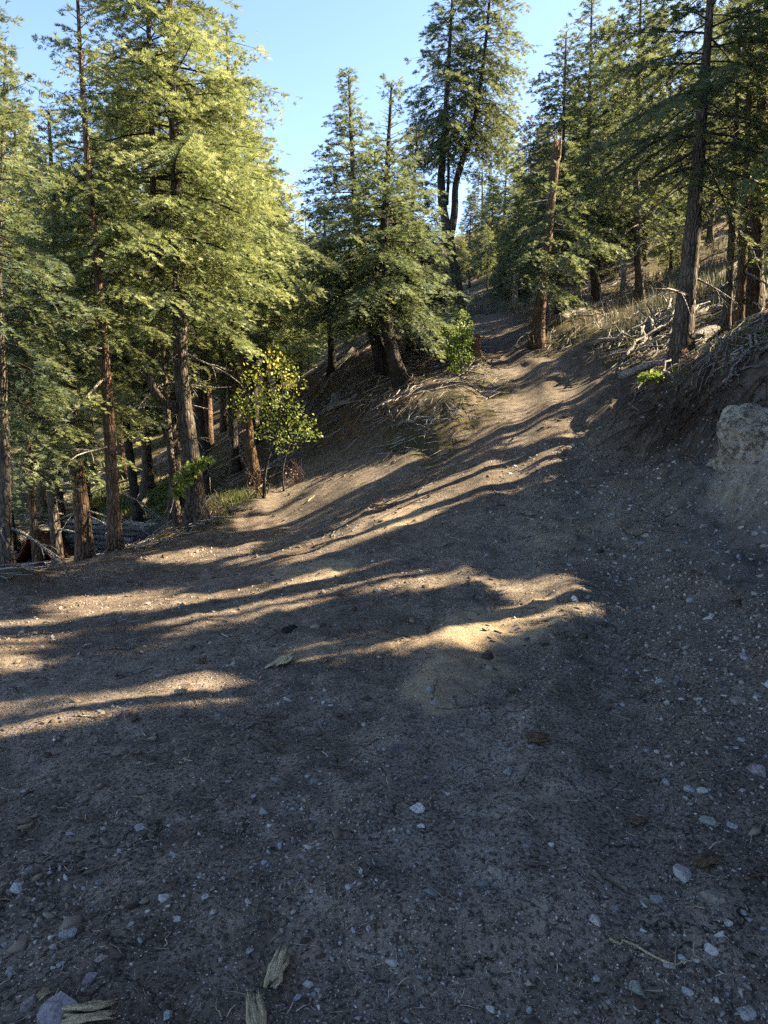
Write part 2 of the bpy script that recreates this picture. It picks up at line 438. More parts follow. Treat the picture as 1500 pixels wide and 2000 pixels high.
# ------------------------------------------------------------------ ground sheet (dirt road, bank, forest floor)
def build_ground():
    nr = 560
    R = np.exp(np.linspace(math.log(0.25), math.log(900), nr))
    fine_a = np.linspace(-38, 38, 330)
    coarse = np.concatenate([np.linspace(-180, -38, 26)[:-1], fine_a, np.linspace(38, 180, 26)[1:-1]])
    A = np.radians(coarse); na = len(A)
    x = (R[:, None] * np.sin(A)[None, :]).ravel(); y = (R[:, None] * np.cos(A)[None, :]).ravel()
    z = ground_z(x, y)
    # beyond the surveyed place the land runs on level
    rr = np.hypot(x, y); k = sstep(110, 300, rr)
    z = z * (1 - k) + k * np.clip(z, -20, 45) * (1 - .6 * sstep(200, 900, rr))
    global SHEET
    SHEET = (R, A, z.reshape(nr, na))
    V = np.stack([x, y, z], 1)
    i, j = np.meshgrid(np.arange(nr - 1), np.arange(na), indexing='ij')
    j2 = (j + 1) % na
    F = np.stack([i * na + j, i * na + j2, (i + 1) * na + j2, (i + 1) * na + j], -1).reshape(-1, 4)[:, ::-1]
    ctr = V[F].mean(1)
    sdv = road_sdf(x, y)
    sand = np.zeros(len(x))
    for S, w in zip(SANDS, SAND_W):
        sand = np.maximum(sand, w * sstep(-0.10, 0.05, poly_sdf(x, y, S) + 0.16 * fbm(x, y, .30, 3, 71)))
    dust = np.zeros(len(x))
    for rt in RUT[:2]:
        dust = np.maximum(dust, 1.0 * np.exp(-(line_dist(x, y, rt) / .40) ** 2))
    dust = np.maximum(dust, .9 * sstep(1.1, 2.0, x + .15 * y * (y < 6) - .4 + .8 * fbm(x, y, 1.4, 3, 81)) * (1 - sstep(6.5, 9, y)))
    dust = np.maximum(dust, .5 * sstep(.12, .3, fbm(x, y, 1.5, 3, 85)))
    dust = dust * (1 - .65 * sstep(7.5, 10, y))
    dust = np.maximum(dust, .6 * sstep(-.2, .5, poly_sdf(x, y, SIDETRACK)))
    rk = sstep(-0.25, 0.15, poly_sdf(x, y, ROCKFACE) + .35 * fbm(x, y, .5, 3, 61))
    org = sstep(.05, .25, fbm(x, y, 1.1, 3, 95)) * .8
    org = np.maximum(org, sstep(.9, .1, np.abs(sdv)) * .7)
    green = sstep(-.1, .2, fbm(x, y, 2.5, 3, 99))
    green = np.maximum(green, sstep(18, 21, y) * sstep(-3, -5, x))
    def part(name, mask, mat, attrs):
        f = F[mask]
        used = np.unique(f); remap = np.zeros(len(V), np.int32); remap[used] = np.arange(len(used))
        me = mesh_np(name, V[used], remap[f], [mat], None, True, {a: b[used] for a, b in attrs.items()})
        return tag(add_obj(name, me), kind='structure')
    fr = road_sdf(ctr[:, 0], ctr[:, 1]) > 0
    fb = (~fr) & (poly_sdf(ctr[:, 0], ctr[:, 1], BANK) > -.15)
    o = part('dirt_road', fr, mat_soil(), {'sand': sand, 'dust': dust, 'organic': org})
    o['label'] = 'dark dirt road climbing between the firs with a side track forking off'
    o = part('cut_bank', fb, mat_bank(), {'rockface': rk, 'dust': dust})
    o['label'] = 'raw earth bank with pale rock beside the road'
    o = part('forest_floor', ~(fr | fb), mat_floor(), {'green': green})
    o['label'] = 'forest floor of litter, dead twigs and sparse grass'
build_ground()
ground_z = surface_z

# ------------------------------------------------------------------ tree materials
def mat_foliage(name, lo, mid, hi, trans=.45):
    n = NT(name)
    t = n.attr('tint'); r = n.objrand()
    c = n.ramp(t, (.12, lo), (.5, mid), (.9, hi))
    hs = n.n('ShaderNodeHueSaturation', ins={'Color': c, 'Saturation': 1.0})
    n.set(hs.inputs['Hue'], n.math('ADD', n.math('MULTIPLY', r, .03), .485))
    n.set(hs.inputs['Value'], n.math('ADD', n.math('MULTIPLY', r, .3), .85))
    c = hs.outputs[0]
    p = n.n('ShaderNodeBsdfPrincipled', ins={'Base Color': c, 'Roughness': .6, 'Specular IOR Level': .25})
    tr = n.n('ShaderNodeBsdfTranslucent', ins={'Color': n.mix(.5, c, (.20, .21, .06))})
    m = n.n('ShaderNodeMixShader', ins={0: trans})
    n.t.links.new(p.outputs[0], m.inputs[1]); n.t.links.new(tr.outputs[0], m.inputs[2])
    n.t.links.new(m.outputs[0], n.out.inputs[0])
    return n.m

def mat_bark(name, lo, mid, hi, sc=1.0, moss=0.0):
    n = NT(name)
    v = n.coord((16 * sc, 16 * sc, 3.2 * sc)); vv = n.coord()
    a = n.noise(v, 1.0, 5, .7, .8); b = n.voro(n.coord((22 * sc, 22 * sc, 6 * sc)), 1.0, 'DISTANCE_TO_EDGE')
    fine = n.noise(vv, 60, 3, .7)
    c = n.ramp(a, (.28, lo), (.5, mid), (.72, hi))
    c = n.mix(n.ramp(b, (.0, .75), (.10, 0.0)), c, tuple(x * .35 for x in lo))
    c = n.mix(n.ramp(n.noise(vv, 2.5, 3), (.5, 0.0), (.7, .5)), c, tuple(x * 1.25 for x in hi))
    c = n.mix(n.ramp(fine, (.62, 0.0), (.72, .5)), c, (.20, .20, .17))
    h = n.math('ADD', n.math('ADD', a, n.math('MULTIPLY', n.ramp(b, (0, 0.0), (.2, 1.0)), .8)), n.math('MULTIPLY', fine, .2))
    return n.finish(c, .92, n.bump(h, 1.0, .03), .15)

M = {}
M['fir'] = mat_foliage('fir_needles', (.060, .080, .044), (.152, .200, .090), (.37, .395, .19))
M['fir_blue'] = mat_foliage('fir_needles_bluish_shaded', (.034, .062, .045), (.078, .118, .074), (.175, .208, .115))  # bluish needles, colour darkened so the clump firs read as shaded
M['fir_dry'] = mat_foliage('fir_needles_dry', (.07, .045, .025), (.16, .10, .06), (.24, .17, .10), .2)
M['bark'] = mat_bark('bark_grey_brown', (.040, .032, .026), (.100, .082, .066), (.170, .145, .120))
M['bark_red'] = mat_bark('bark_red_brown', (.045, .028, .018), (.125, .078, .050), (.20, .145, .105))
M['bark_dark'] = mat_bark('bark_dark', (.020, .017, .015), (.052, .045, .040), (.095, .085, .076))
M['bark_pale'] = mat_bark('bark_pale', (.13, .12, .105), (.30, .285, .26), (.46, .45, .42), .7)
M['twig'] = mat_bark('twig_bark', (.035, .028, .022), (.085, .070, .058), (.15, .13, .11), 3.0)
M['deadwood'] = mat_bark('dead_wood', (.11, .10, .09), (.26, .24, .215), (.42, .395, .36), 1.6)
M['splinter'] = mat_bark('splintered_wood', (.09, .05, .028), (.24, .15, .085), (.38, .28, .18), 2.0)

# ------------------------------------------------------------------ tubes
def norm(a):
    return a / np.maximum(np.linalg.norm(a, axis=-1, keepdims=True), 1e-9)

def tube(pts, radii, sides=6, cap=True, rough=0.0, rng=None):
    P = np.asarray(pts, float); r = np.asarray(radii, float)
    n = len(P)
    t = np.gradient(P, axis=0); t = norm(t)
    ref = np.array([1.0, 0, 0]) if abs(t[:, 0]).mean() < .7 else np.array([0, 1.0, 0])
    u = norm(np.cross(np.cross(t, ref), t)); w = np.cross(t, u)
    a = np.linspace(0, 2 * math.pi, sides, endpoint=False)
    rr = np.repeat(r[:, None], sides, 1)
    if rough and rng is not None:
        rr = rr * (1 + rough * rng.standard_normal((n, sides)))
    V = P[:, None, :] + rr[..., None] * (np.cos(a)[None, :, None] * u[:, None, :] + np.sin(a)[None, :, None] * w[:, None, :])
    V = V.reshape(-1, 3)
    i, j = np.meshgrid(np.arange(n - 1), np.arange(sides), indexing='ij')
    j2 = (j + 1) % sides
    F = np.stack([i * sides + j, i * sides + j2, (i + 1) * sides + j2, (i + 1) * sides + j], -1).reshape(-1, 4)
    if cap:
        k = len(V); V = np.vstack([V, P[0], P[-1]])
        jj = np.arange(sides); j2 = (jj + 1) % sides; e = (n - 1) * sides
        step = jj[::2]
        F = np.vstack([F, np.stack([step * 0 + k, (step + 2) % sides, (step + 1) % sides, step], -1),
                       np.stack([step * 0 + k + 1, e + step, e + (step + 1) % sides, e + (step + 2) % sides], -1)]) if sides % 2 == 0 else F
    return V, F

def merge(parts):
    Vs, Fs, k = [], [], 0
    for V, F in parts:
        Vs.append(V); Fs.append(F + k); k += len(V)
    return np.vstack(Vs), np.vstack(Fs)

def resample(pts, n):
    P = np.asarray(pts, float)
    d = np.concatenate([[0], np.cumsum(np.linalg.norm(np.diff(P, axis=0), axis=1))])
    s = np.linspace(0, d[-1], n)
    Q = np.stack([np.interp(s, d, P[:, k]) for k in range(3)], 1)
    for _ in range(2):
        Q[1:-1] = .25 * Q[:-2] + .5 * Q[1:-1] + .25 * Q[2:]
    return Q

def trunk_mesh(name, path, r0, r1, mat, rng, sides=12, flare=.55, n=None, dens=3.0):
    L = np.linalg.norm(np.diff(np.asarray(path), axis=0), axis=1).sum()
    n = n or max(6, int(L * dens))
    P = resample(path, n)
    s = np.linspace(0, 1, n); h = s * L
    r = r0 + (r1 - r0) * s ** .85
    r = r * (1 + flare * np.exp(-h / (r0 * 2.2)))
    V, F = tube(P, r, sides, True)
    ring = V[:n * sides].reshape(n, sides, 3)
    dd = ring - P[:, None, :]
    lob = rng.uniform(-1, 1, sides)
    k = 1 + .05 * rng.standard_normal((n, sides)) + (lob[None, :] * .30 * np.exp(-h / (r0 * 1.8))[:, None])
    ring[:] = P[:, None, :] + dd * k[..., None]
    V[:n * sides] = ring.reshape(-1, 3)
    return mesh_np(name, V, F, [mat], None, True), P, r

# ------------------------------------------------------------------ conifer crowns
_K = []   # six needle sprays make one feathered shoot: (along, side, normal)
for a0, ang, ln, tl in ((0, 56, .68, .12), (0, -56, .68, -.10), (.30, 44, .64, .16), (.28, -46, .62, .10), (.52, 15, .62, .06), (.50, -17, .56, .18)):
    c, s = math.cos(rad(ang)), math.sin(rad(ang))
    for (a, b, nn) in ((0, -.118, 0), (ln, 0, tl), (0, .118, 0)):
        _K.append((a0 + c * a - s * b, s * a + c * b, nn))
_K = np.array(_K)

def shoots_mesh(pos, d, size, rng, roll=.8):
    n = len(pos)
    up = np.array([0, 0, 1.0]) + .25 * rng.standard_normal((n, 3))
    w = norm(np.cross(d, up)); nn = np.cross(w, d)
    a = rng.uniform(-roll, roll, n)[:, None]
    w, nn = w * np.cos(a) + nn * np.sin(a), nn * np.cos(a) - w * np.sin(a)
    V = pos[:, None, :] + size[:, None, None] * (_K[None, :, 0, None] * d[:, None, :] + _K[None, :, 1, None] * w[:, None, :] + _K[None, :, 2, None] * nn[:, None, :])
    V = V.reshape(-1, 3)
    F = np.arange(len(V), dtype=np.int32).reshape(-1, 3)
    return V, F

STAT = {'tris': 0}

def crown(name, P, r, cb, R, shoot, rng, fmat, wmat, dens=9.0, droop=.35, shape='cone', az_bias=None, keep=None, thin=0.0,
          top_frac=1.0, twig=.44, minlen=.25, extra=None, wood=True, lift=0.0, taper=.75):
    """P: trunk centre line (n,3); cb: crown base as fraction of the length; R: greatest branch length"""
    n = len(P)
    seg = np.linalg.norm(np.diff(P, axis=0), axis=1); L = seg.sum(); cum = np.concatenate([[0], np.cumsum(seg)]) / L
    clen = L * (top_frac - cb)
    nb = int(clen * dens * 2.12)
    tb = np.sort((np.arange(nb) + rng.uniform(0, 1, nb)) / nb)
    az = np.arange(nb) * 2.399963 + rng.uniform(-.5, .5, nb)
    br = []
    for k in range(nb):
        t = tb[k]; f = cb + t * (top_frac - cb)
        if rng.random() < thin: continue
        base = np.array([np.interp(f, cum, P[:, c]) for c in range(3)])
        if shape == 'cone': pr = 1.35 * (1 - t) ** taper * min(1, .55 + 2.2 * t)
        elif shape == 'column': pr = min(1, (1 - t) * 2.4 + .12) * min(1, .5 + 2 * t)
        else: pr = math.sin(math.pi * min(1, .12 + .88 * t)) * .8 + .25
        ln = max(minlen, R * pr) * rng.uniform(.55, 1.18)
        a = az[k]
        if az_bias is not None:
            ln *= 1 + az_bias[1] * math.cos(a - az_bias[0])
        e0 = (-.22 + .85 * t ** 1.3) + rng.uniform(-.18, .18) + lift
        br.append((base, a, ln, e0, t, droop * (1 - .75 * t) * rng.uniform(.6, 1.5)))
    if extra:
        br += extra
    pos, dr, sz, ti, parts = [], [], [], [], []
    for base, a, ln, e0, t, dp in br:
        h = np.array([math.cos(a), math.sin(a), 0]); lat = np.array([-h[1], h[0], 0]); z = np.array([0, 0, 1.0])
        wob = rng.uniform(-.18, .18); btint = rng.uniform(0, 1)
        def B(s):
            s = s[:, None]
            return base + ln * (h * s * (1 - .06 * dp * s) + lat * wob * s * s + z * (e0 * s - dp * s ** 2 + .45 * dp * s ** 3.2))
        if wood:
            ss = np.linspace(0, .93, 5)
            bw = np.array([1, .75, .5, .3, .12]) * (.007 + .008 * ln)
            parts.append(tube(B(ss), bw, 3, False))
        s0 = .12 + .22 * (1 - t) * rng.uniform(.3, 1.2)
        tsp = shoot * 1.15
        m = max(3, int(ln * (1 - s0) / tsp))
        s = s0 + (1 - s0) * (np.arange(m) + rng.uniform(0, .8, m)) / m
        s = np.concatenate([s, s]); sgn = np.repeat([1.0, -1.0], m)
        p0 = B(s); ax = norm(B(np.minimum(s + .05, 1.05)) - p0)
        tl = (ln * twig * (1 - s) ** .65 * (.35 + .65 * np.minimum(1, s / .35)) + shoot * 1.3) * rng.uniform(.55, 1.25, 2 * m)
        an = rng.uniform(.75, 1.15, 2 * m)[:, None]
        td = norm(np.cos(an) * ax + np.sin(an) * sgn[:, None] * lat + z * rng.uniform(-.45, .18, (2 * m, 1)))
        ns = np.maximum(2, (tl / (shoot * .62)).astype(int))
        idx = np.repeat(np.arange(2 * m), ns)
        q = np.concatenate([(np.arange(c) + 1) / c for c in ns]) 
        q = q * rng.uniform(.9, 1.05, len(q))
        lq = (tl[idx] * q)[:, None]
        pp = p0[idx] + td[idx] * lq - z * (lq * q[:, None] * (.18 + .4 * dp))
        side = np.where(rng.random(len(q)) < .5, 1.0, -1.0)[:, None]
        tw_lat = np.cross(td[idx], z)
        dd = norm(td[idx] * 1.0 + tw_lat * side * rng.uniform(.2, .9, (len(q), 1)) + z * rng.uniform(-.45, .45, (len(q), 1)))
        pos.append(pp - dd * shoot * .3); dr.append(dd)
        sz.append(shoot * 1.08 * rng.uniform(.5, 1.5, len(q)))
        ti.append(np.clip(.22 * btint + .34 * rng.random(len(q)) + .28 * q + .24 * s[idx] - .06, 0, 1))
    pos = np.vstack(pos); dr = np.vstack(dr); sz = np.concatenate(sz); ti = np.concatenate(ti)
    cl = shoot * 5.0
    gap = fbm(pos[:, 0] + .7 * pos[:, 2] + 31, pos[:, 1] - .6 * pos[:, 2] + 17, cl, 2, int(rng.integers(1000)))
    kk = gap > -.25
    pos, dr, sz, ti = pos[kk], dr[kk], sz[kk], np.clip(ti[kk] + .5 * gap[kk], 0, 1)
    if keep is not None:
        kk = keep(pos); pos, dr, sz, ti = pos[kk], dr[kk], sz[kk], ti[kk]
    V, F = shoots_mesh(pos, dr, sz, rng)
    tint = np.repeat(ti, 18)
    nf = len(F)
    if parts:
        WV, WF = merge(parts); WF = np.vstack([WF[:, [0, 1, 2]], WF[:, [0, 2, 3]]])
        F = np.vstack([F, WF + len(V)]); V = np.vstack([V, WV])
        tint = np.concatenate([tint, np.zeros(len(WV))])
    mi = np.zeros(len(F), np.int32); mi[nf:] = 1
    STAT['tris'] += len(F)
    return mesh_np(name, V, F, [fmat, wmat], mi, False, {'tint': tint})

# dead branches, four kinds, shared
def dead_branch_mesh(k):
    rng = np.random.default_rng(900 + k)
    L = 1.0
    s = np.linspace(0, 1, 7)[:, None]
    main = np.hstack([s * L, .18 * np.sin(s * 3 + k) * s, -(.10 + .22 * (k % 3)) * s ** 1.7])
    parts = [tube(main, np.linspace(.020, .004, 7), 4, False)]
    for j in range(5 + k % 3):
        q = rng.uniform(.25, .95); b = np.array([np.interp(q, s[:, 0], main[:, c]) for c in range(3)])
        l = rng.uniform(.15, .42) * (1.15 - q); d = np.array([rng.uniform(.2, .8), rng.choice([-1, 1]) * rng.uniform(.4, 1), rng.uniform(-.7, .2)])
        d /= np.linalg.norm(d); u = np.linspace(0, 1, 4)[:, None]
        parts.append(tube(b + d * l * u - np.array([0, 0, .2]) * l * u ** 2, np.linspace(.009, .003, 4), 3, False))
    V, F = merge(parts)
    return mesh_np('dead_branch', V, F, [M['deadwood']], None, True)
DEADB = [dead_branch_mesh(k) for k in range(5)]

def add_dead_branches(root, P, r, f0, f1, count, rng, lmin=.5, lmax=1.4):
    n = len(P)
    for _ in range(count):
        f = rng.uniform(f0, f1); i = f * (n - 1); k = int(i); q = i - k
        p = P[k] * (1 - q) + P[min(k + 1, n - 1)] * q
        l = rng.uniform(lmin, lmax); a = rng.uniform(0, 2 * math.pi)
        add_obj('dead_branch', DEADB[rng.integers(5)], root, tuple(p), (rng.uniform(-.6, .6), rng.uniform(-.1, .45), a), (l, l, l))

def empty(name, loc):
    o = bpy.data.objects.new(name, None); COL.objects.link(o)
    o.location = loc; o.empty_display_size = .3
    return o

SUNV = np.array(SUN_DIR)

def tree_from_photo(name, label, d, axis, r0, R, cb, seed, group=None, top=None, fmat='fir', bmat='bark', shoot=.09, dead=0, dead_to=None, flare=.5,
                    r1=.02, keep=None, **kw):
    """axis: photo pixels along the trunk (optionally with their own distance), from the foot up"""
    rng = np.random.default_rng(seed)
    pts = [np.array(at(p[0], p[1], p[2] if len(p) > 2 else d)) for p in axis]
    b = pts[0].copy(); b[2] = gz(b[0], b[1]) - .06
    pts[0] = b
    path = np.array(pts) - b
    root = empty(name, tuple(b))
    tag(root, label, 'tree', group)
    me, P, r = trunk_mesh('trunk', path, r0, r1, M[bmat], rng, flare=flare)
    trunk = add_obj('trunk', me, root)
    kp = None
    if keep is not None: kp = lambda p: keep(p + b)
    if R > 0:
        add_obj('crown', crown('crown', P, r, cb, R, shoot, rng, M[fmat], M['twig'], keep=kp, **kw), root)
    if dead:
        add_dead_branches(trunk, P, r, .08, dead_to or max(cb, .12), dead, rng)
    return root, P, r, b

# ------------------------------------------------------------------ wanted sun patches on the ground; crowns are cut open to cast them
SUN_GAPS = [H(*g) for g in (
 [(1240,874),(1190,864),(1080,890),(960,912),(860,946),(760,982),(680,1026),(600,1070),(700,1060),(800,1018),(900,976),(1000,954),(1080,933),(1170,900)],
 [(980,860),(1085,844),(1180,818),(1190,826),(1100,851),(1000,868)],
 [(310,1092),(400,1072),(480,1068),(530,1055),(480,1086),(380,1097)],
 [(640,1128),(690,1146),(600,1175),(480,1200),(400,1225),(330,1248),(345,1215),(290,1195),(400,1172),(520,1150)],
 [(690,1120),(800,1098),(860,1112),(790,1130),(700,1135)],[(770,1146),(900,1128),(930,1140),(850,1153)],
 [(90,1185),(200,1160),(370,1146),(370,1165),(200,1192)],
 [(515,1274),(600,1250),(700,1240),(780,1225),(860,1235),(880,1205),(960,1194),(1045,1200),(1060,1216),(1000,1247),(950,1264),(880,1264),(760,1263),(640,1267)],
 [(1005,1192),(1060,1174),(1120,1163),(1175,1186),(1120,1202),(1060,1203)],
 [(1000,1058),(1080,1036),(1155,1024),(1155,1040),(1080,1057),(1020,1064)],
 [(1000,1152),(1040,1130),(1110,1118),(1070,1150)],
 [(855,1327),(900,1308),(935,1330),(890,1343)],
 [(275,1352),(340,1318),(400,1333),(435,1366),(350,1388),(265,1382)],
 [(-60,1400),(60,1368),(150,1383),(240,1400),(150,1422),(60,1432),(-60,1452)],
 [(-60,1290),(60,1284),(118,1290),(40,1308),(-60,1318)],[(-60,1225),(80,1215),(170,1235),(60,1250),(-60,1260)],
 [(575,907),(680,893),(700,899),(600,917)],[(470,1022),(560,1003),(660,985),(600,1010),(500,1033)],[(500,1090),(620,1066),(640,1075),(560,1100)],
 [(560,1012),(610,975),(690,945),(720,950),(650,985),(600,1012)],[(660,930),(740,905),(800,898),(760,925),(690,945)],[(530,985),(580,945),(620,930),(600,955),(560,985)],
 [(925,664),(1045,636),(1010,667),(925,684)],[(935,650),(1005,630),(1000,640),(940,656)],[(940,716),(990,708),(980,716),(945,722)])]
SUN_GAPS = [g for g in SUN_GAPS if len(g) > 2]

def shade_spot(p):
    """ground point that a leaf at p (n,3) shades"""
    z = np.full(len(p), .3)
    for _ in range(5):
        t = (p[:, 2] - z) / SUNV[2]
        x = p[:, 0] - SUNV[0] * t; y = p[:, 1] - SUNV[1] * t
        z = .5 * z + .5 * base_z(np.clip(x, -60, 60), np.clip(y, -30, 90))
    return x, y

def sun_keep(p, pad=0.0):  # drops needles that would shade a wanted sun patch
    x, y = shade_spot(p)
    k = np.ones(len(p), bool)
    j = .16 * fbm(x, y, .5, 2, 301)
    for g in SUN_GAPS:
        k &= ~(poly_sdf(x, y, g) + j > -.20 - pad)
    return k

def open_to_left(p):
    """leave the low sun a way through to the trees across the clearing"""
    t = (p[:, 0] + 3.4) / SUNV[0]
    y = p[:, 1] - SUNV[1] * t; z = p[:, 2] - SUNV[2] * t
    return ~((y > 9.0 + .8 * fbm(z, y, 1.3, 2, 311)) & (z > -.3 + 1.2 * fbm(y, z, .9, 2, 313)))

# ------------------------------------------------------------------ left trees
def extra_leader(root, b, d, axis, r0, R, cb, seed, fmat='fir', bmat='bark', shoot=.062, flare=0.0, **kw):
    rng = np.random.default_rng(seed)
    path = np.array([np.array(at(p[0], p[1], p[2] if len(p) > 2 else d)) for p in axis]) - b
    me, P, r = trunk_mesh('leader', path, r0, .02, M[bmat], rng, flare=flare, dens=5)
    add_obj('leader', me, root)
    if R > 0:
        add_obj('crown', crown('crown', P, r, cb, R, shoot, rng, M[fmat], M['twig'], **kw), root)
    return P, r

root, P, r, b = tree_from_photo('fir_tree', 'tall sunlit fir with a second leader curving up off its thick trunk', 12.0,
    [(386,1034),(375,900),(357,780),(350,650),(352,560),(347,400),(340,250),(333,50),(327,-180),(323,-420)], .165, 2.2, .33, 101, shoot=.062, dead=12, dead_to=.42, dens=9, droop=.42)
extra_leader(root, b, 12.0, [(356,800),(335,792,11.9),(312,783,11.8),(296,765,11.8),(290,730,11.8),(293,680),(299,600),(300,480),(298,300),(290,50),(282,-250)], .085, 1.7, .34, 102, shoot=.062, dens=8, droop=.4)
root, P, r, b = tree_from_photo('fir_tree', 'slim fir with bare lower trunk and narrow spire against the sky', 10.5,
    [(226,1080),(217,900),(208,740),(194,560),(178,400),(165,230),(156,100),(150,-40)], .105, 1.05, .40, 103, shoot=.062, dead=9, dead_to=.45, dens=10, thin=.08, bmat='bark_red', taper=.9)
tree_from_photo('fir_tree', 'fir with a red-brown leaning trunk in front of the log crib', 11.0,
    [(166,1090),(158,980),(138,800),(124,680),(114,560),(105,430),(95,220)], .135, 1.25, .30, 104, shoot=.062, dead=8, bmat='bark_red', dens=10)
tree_from_photo('fir_tree', 'fir with drooping crown darkened for shade, its trunk at the very left picture edge', 9.0,
    [(12,1135),(11,1000),(8,850),(0,650),(-12,400),(-30,150),(-50,-150)], .085, 1.05, .30, 105, fmat='fir_blue', shoot=.066, dead=6, bmat='bark', dens=14, droop=.5)  # darker needle colour stands in for shade on this edge tree
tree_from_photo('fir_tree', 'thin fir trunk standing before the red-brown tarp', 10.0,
    [(76,1120),(66,1040),(60,930),(52,800),(45,600)], .065, .9, .38, 106, fmat='fir_blue', shoot=.066, dead=2, bmat='bark_red', dens=12, droop=.5)  # shade again put into the needle colour
tree_from_photo('fir_tree', 'fir between the tarp and the log crib, foliage hanging low', 12.0,
    [(116,1106),(107,1030),(99,950),(86,800),(70,600),(55,420)], .10, 1.1, .35, 107, shoot=.062, dead=2, bmat='bark', dens=10, droop=.5)
tree_from_photo('fir_tree', 'young fir with upright sunlit crown at the left picture edge', 15.0,
    [(-15,1085),(-12,900),(-5,600),(5,300),(12,85)], .13, 1.35, .15, 108, shoot=.076, dens=9)
tree_from_photo('fir_tree', 'leaning grey fir trunk behind the log crib', 16.0,
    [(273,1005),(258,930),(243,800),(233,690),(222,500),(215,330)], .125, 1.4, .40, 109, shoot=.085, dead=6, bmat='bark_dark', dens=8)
tree_from_photo('fir_tree', 'slender fir trunk close beside the tall two-leader fir', 12.7,
    [(349,1037),(336,920),(326,800),(318,680),(310,520),(305,420)], .085, 1.0, .5, 110, shoot=.062, dead=8, bmat='bark', dens=8)
tree_from_photo('fir_tree', 'dark fir trunk in shade behind the tall two-leader fir', 15.0,
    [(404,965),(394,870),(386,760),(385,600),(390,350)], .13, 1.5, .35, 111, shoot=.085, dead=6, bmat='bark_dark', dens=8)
tree_from_photo('fir_tree', 'broad bright fir behind the yellowing maple shrub', 15.0,
    [(498,940),(486,850),(475,770),(466,650),(458,450),(450,250),(442,40)], .13, 1.65, .34, 112, shoot=.076, dead=4, bmat='bark_red', dens=9, droop=.4)

# ------------------------------------------------------------------ fir clump in the middle
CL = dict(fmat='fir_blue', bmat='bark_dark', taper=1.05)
tree_from_photo('fir_tree', 'front fir of the dark clump on the bank, trunk leaning left', 16.0,
    [(790,795),(779,745),(765,690),(752,620),(748,500),(755,350),(765,165)], .175, 1.85, .26, 121, shoot=.080, dens=17, droop=.4, **CL)
tree_from_photo('fir_tree', 'pointed blue-green fir with the tallest tip of the dark clump', 18.0,
    [(757,768),(742,700),(716,600),(692,400),(681,142)], .17, 2.1, .25, 122, shoot=.080, dens=17, droop=.4, **CL)
tree_from_photo('fir_tree', 'third fir of the dark clump, deepest in its shade', 19.0,
    [(808,748),(800,690),(792,600),(805,420),(815,260)], .12, 1.5, .32, 123, shoot=.085, dens=12, droop=.4, **CL)
tree_from_photo('fir_tree', 'small leaning fir beside the green bush on the bank', 17.6,
    [(884,722),(864,672),(846,622),(828,520),(812,430)], .12, 1.2, .4, 124, shoot=.08, dens=14, droop=.45, **CL)
tree_from_photo('fir_tree', 'low bushy fir at the shaded edge of the clump', 21.0,
    [(650,748),(645,650),(638,520),(632,395)], .12, 1.6, .32, 125, shoot=.09, dens=10, **CL)

# ------------------------------------------------------------------ forked old fir over the road
root, P, r, b = tree_from_photo('forked_fir', 'old dark fir whose trunk forks into two bare curving leaders', 24.0,
    [(899,604),(893,560),(884,500),(877,462),(868,425),(861,385),(860,350),(866,300),(872,200),(880,60),(886,-60)], .21, 1.8, .50, 131, shoot=.10, fmat='fir_blue', bmat='bark_dark', dens=12, thin=.05, droop=.55, flare=.35, lift=-.1)
extra_leader(root, b, 24.0, [(878,465),(886,435),(889,400),(888,365),(897,330),(915,280),(930,220),(945,120),(957,0),(962,-120)], .13, 1.8, .36, 132, 'fir_blue', 'bark_dark', .10, dens=12, thin=.05, droop=.6, lift=-.1)
extra_leader(root, b, 24.0, [(884,505),(868,478),(850,455),(835,448)], .07, .8, .35, 133, 'fir_blue', 'bark_dark', .10, dens=9, droop=.6)
extra_leader(root, b, 24.0, [(872,400),(876,360),(876,300),(870,220)], .06, .8, .3, 134, 'fir_blue', 'bark_dark', .10, dens=8, droop=.5)

# ------------------------------------------------------------------ broken snag at the road bend
root, P, r, b = tree_from_photo('broken_snag', 'broken-off trunk with splintered orange top beside the road bend', 18.0,
    [(1046,684),(1055,600),(1065,510),(1075,400),(1082,340),(1086,300)], .155, 0, 0, 141, bmat='bark_red', r1=.10, flare=.45, dead=12, dead_to=.95)
rng = np.random.default_rng(5)
add_obj('crown', crown('crown', P, r, .34, 1.7, .085, rng, M['fir_blue'], M['twig'], dens=7, droop=.5, top_frac=.9, shape='x', lift=-.1), root)
parts = []
for k in range(16):
    a = rng.uniform(0, 6.28); q = rng.uniform(.02, .12); l = rng.uniform(.25, .75)
    p0 = P[-1] + np.array([math.cos(a) * q, math.sin(a) * q, -.12]); u = np.linspace(0, 1, 3)[:, None]
    parts.append(tube(p0 + u * l * np.array([rng.uniform(-.12, .12), rng.uniform(-.12, .12), 1.0]), [.035, .025, .003], 4, False))
V, F = merge(parts)
add_obj('splintered_top', mesh_np('splintered_top', V, F, [M['splinter']]), root)

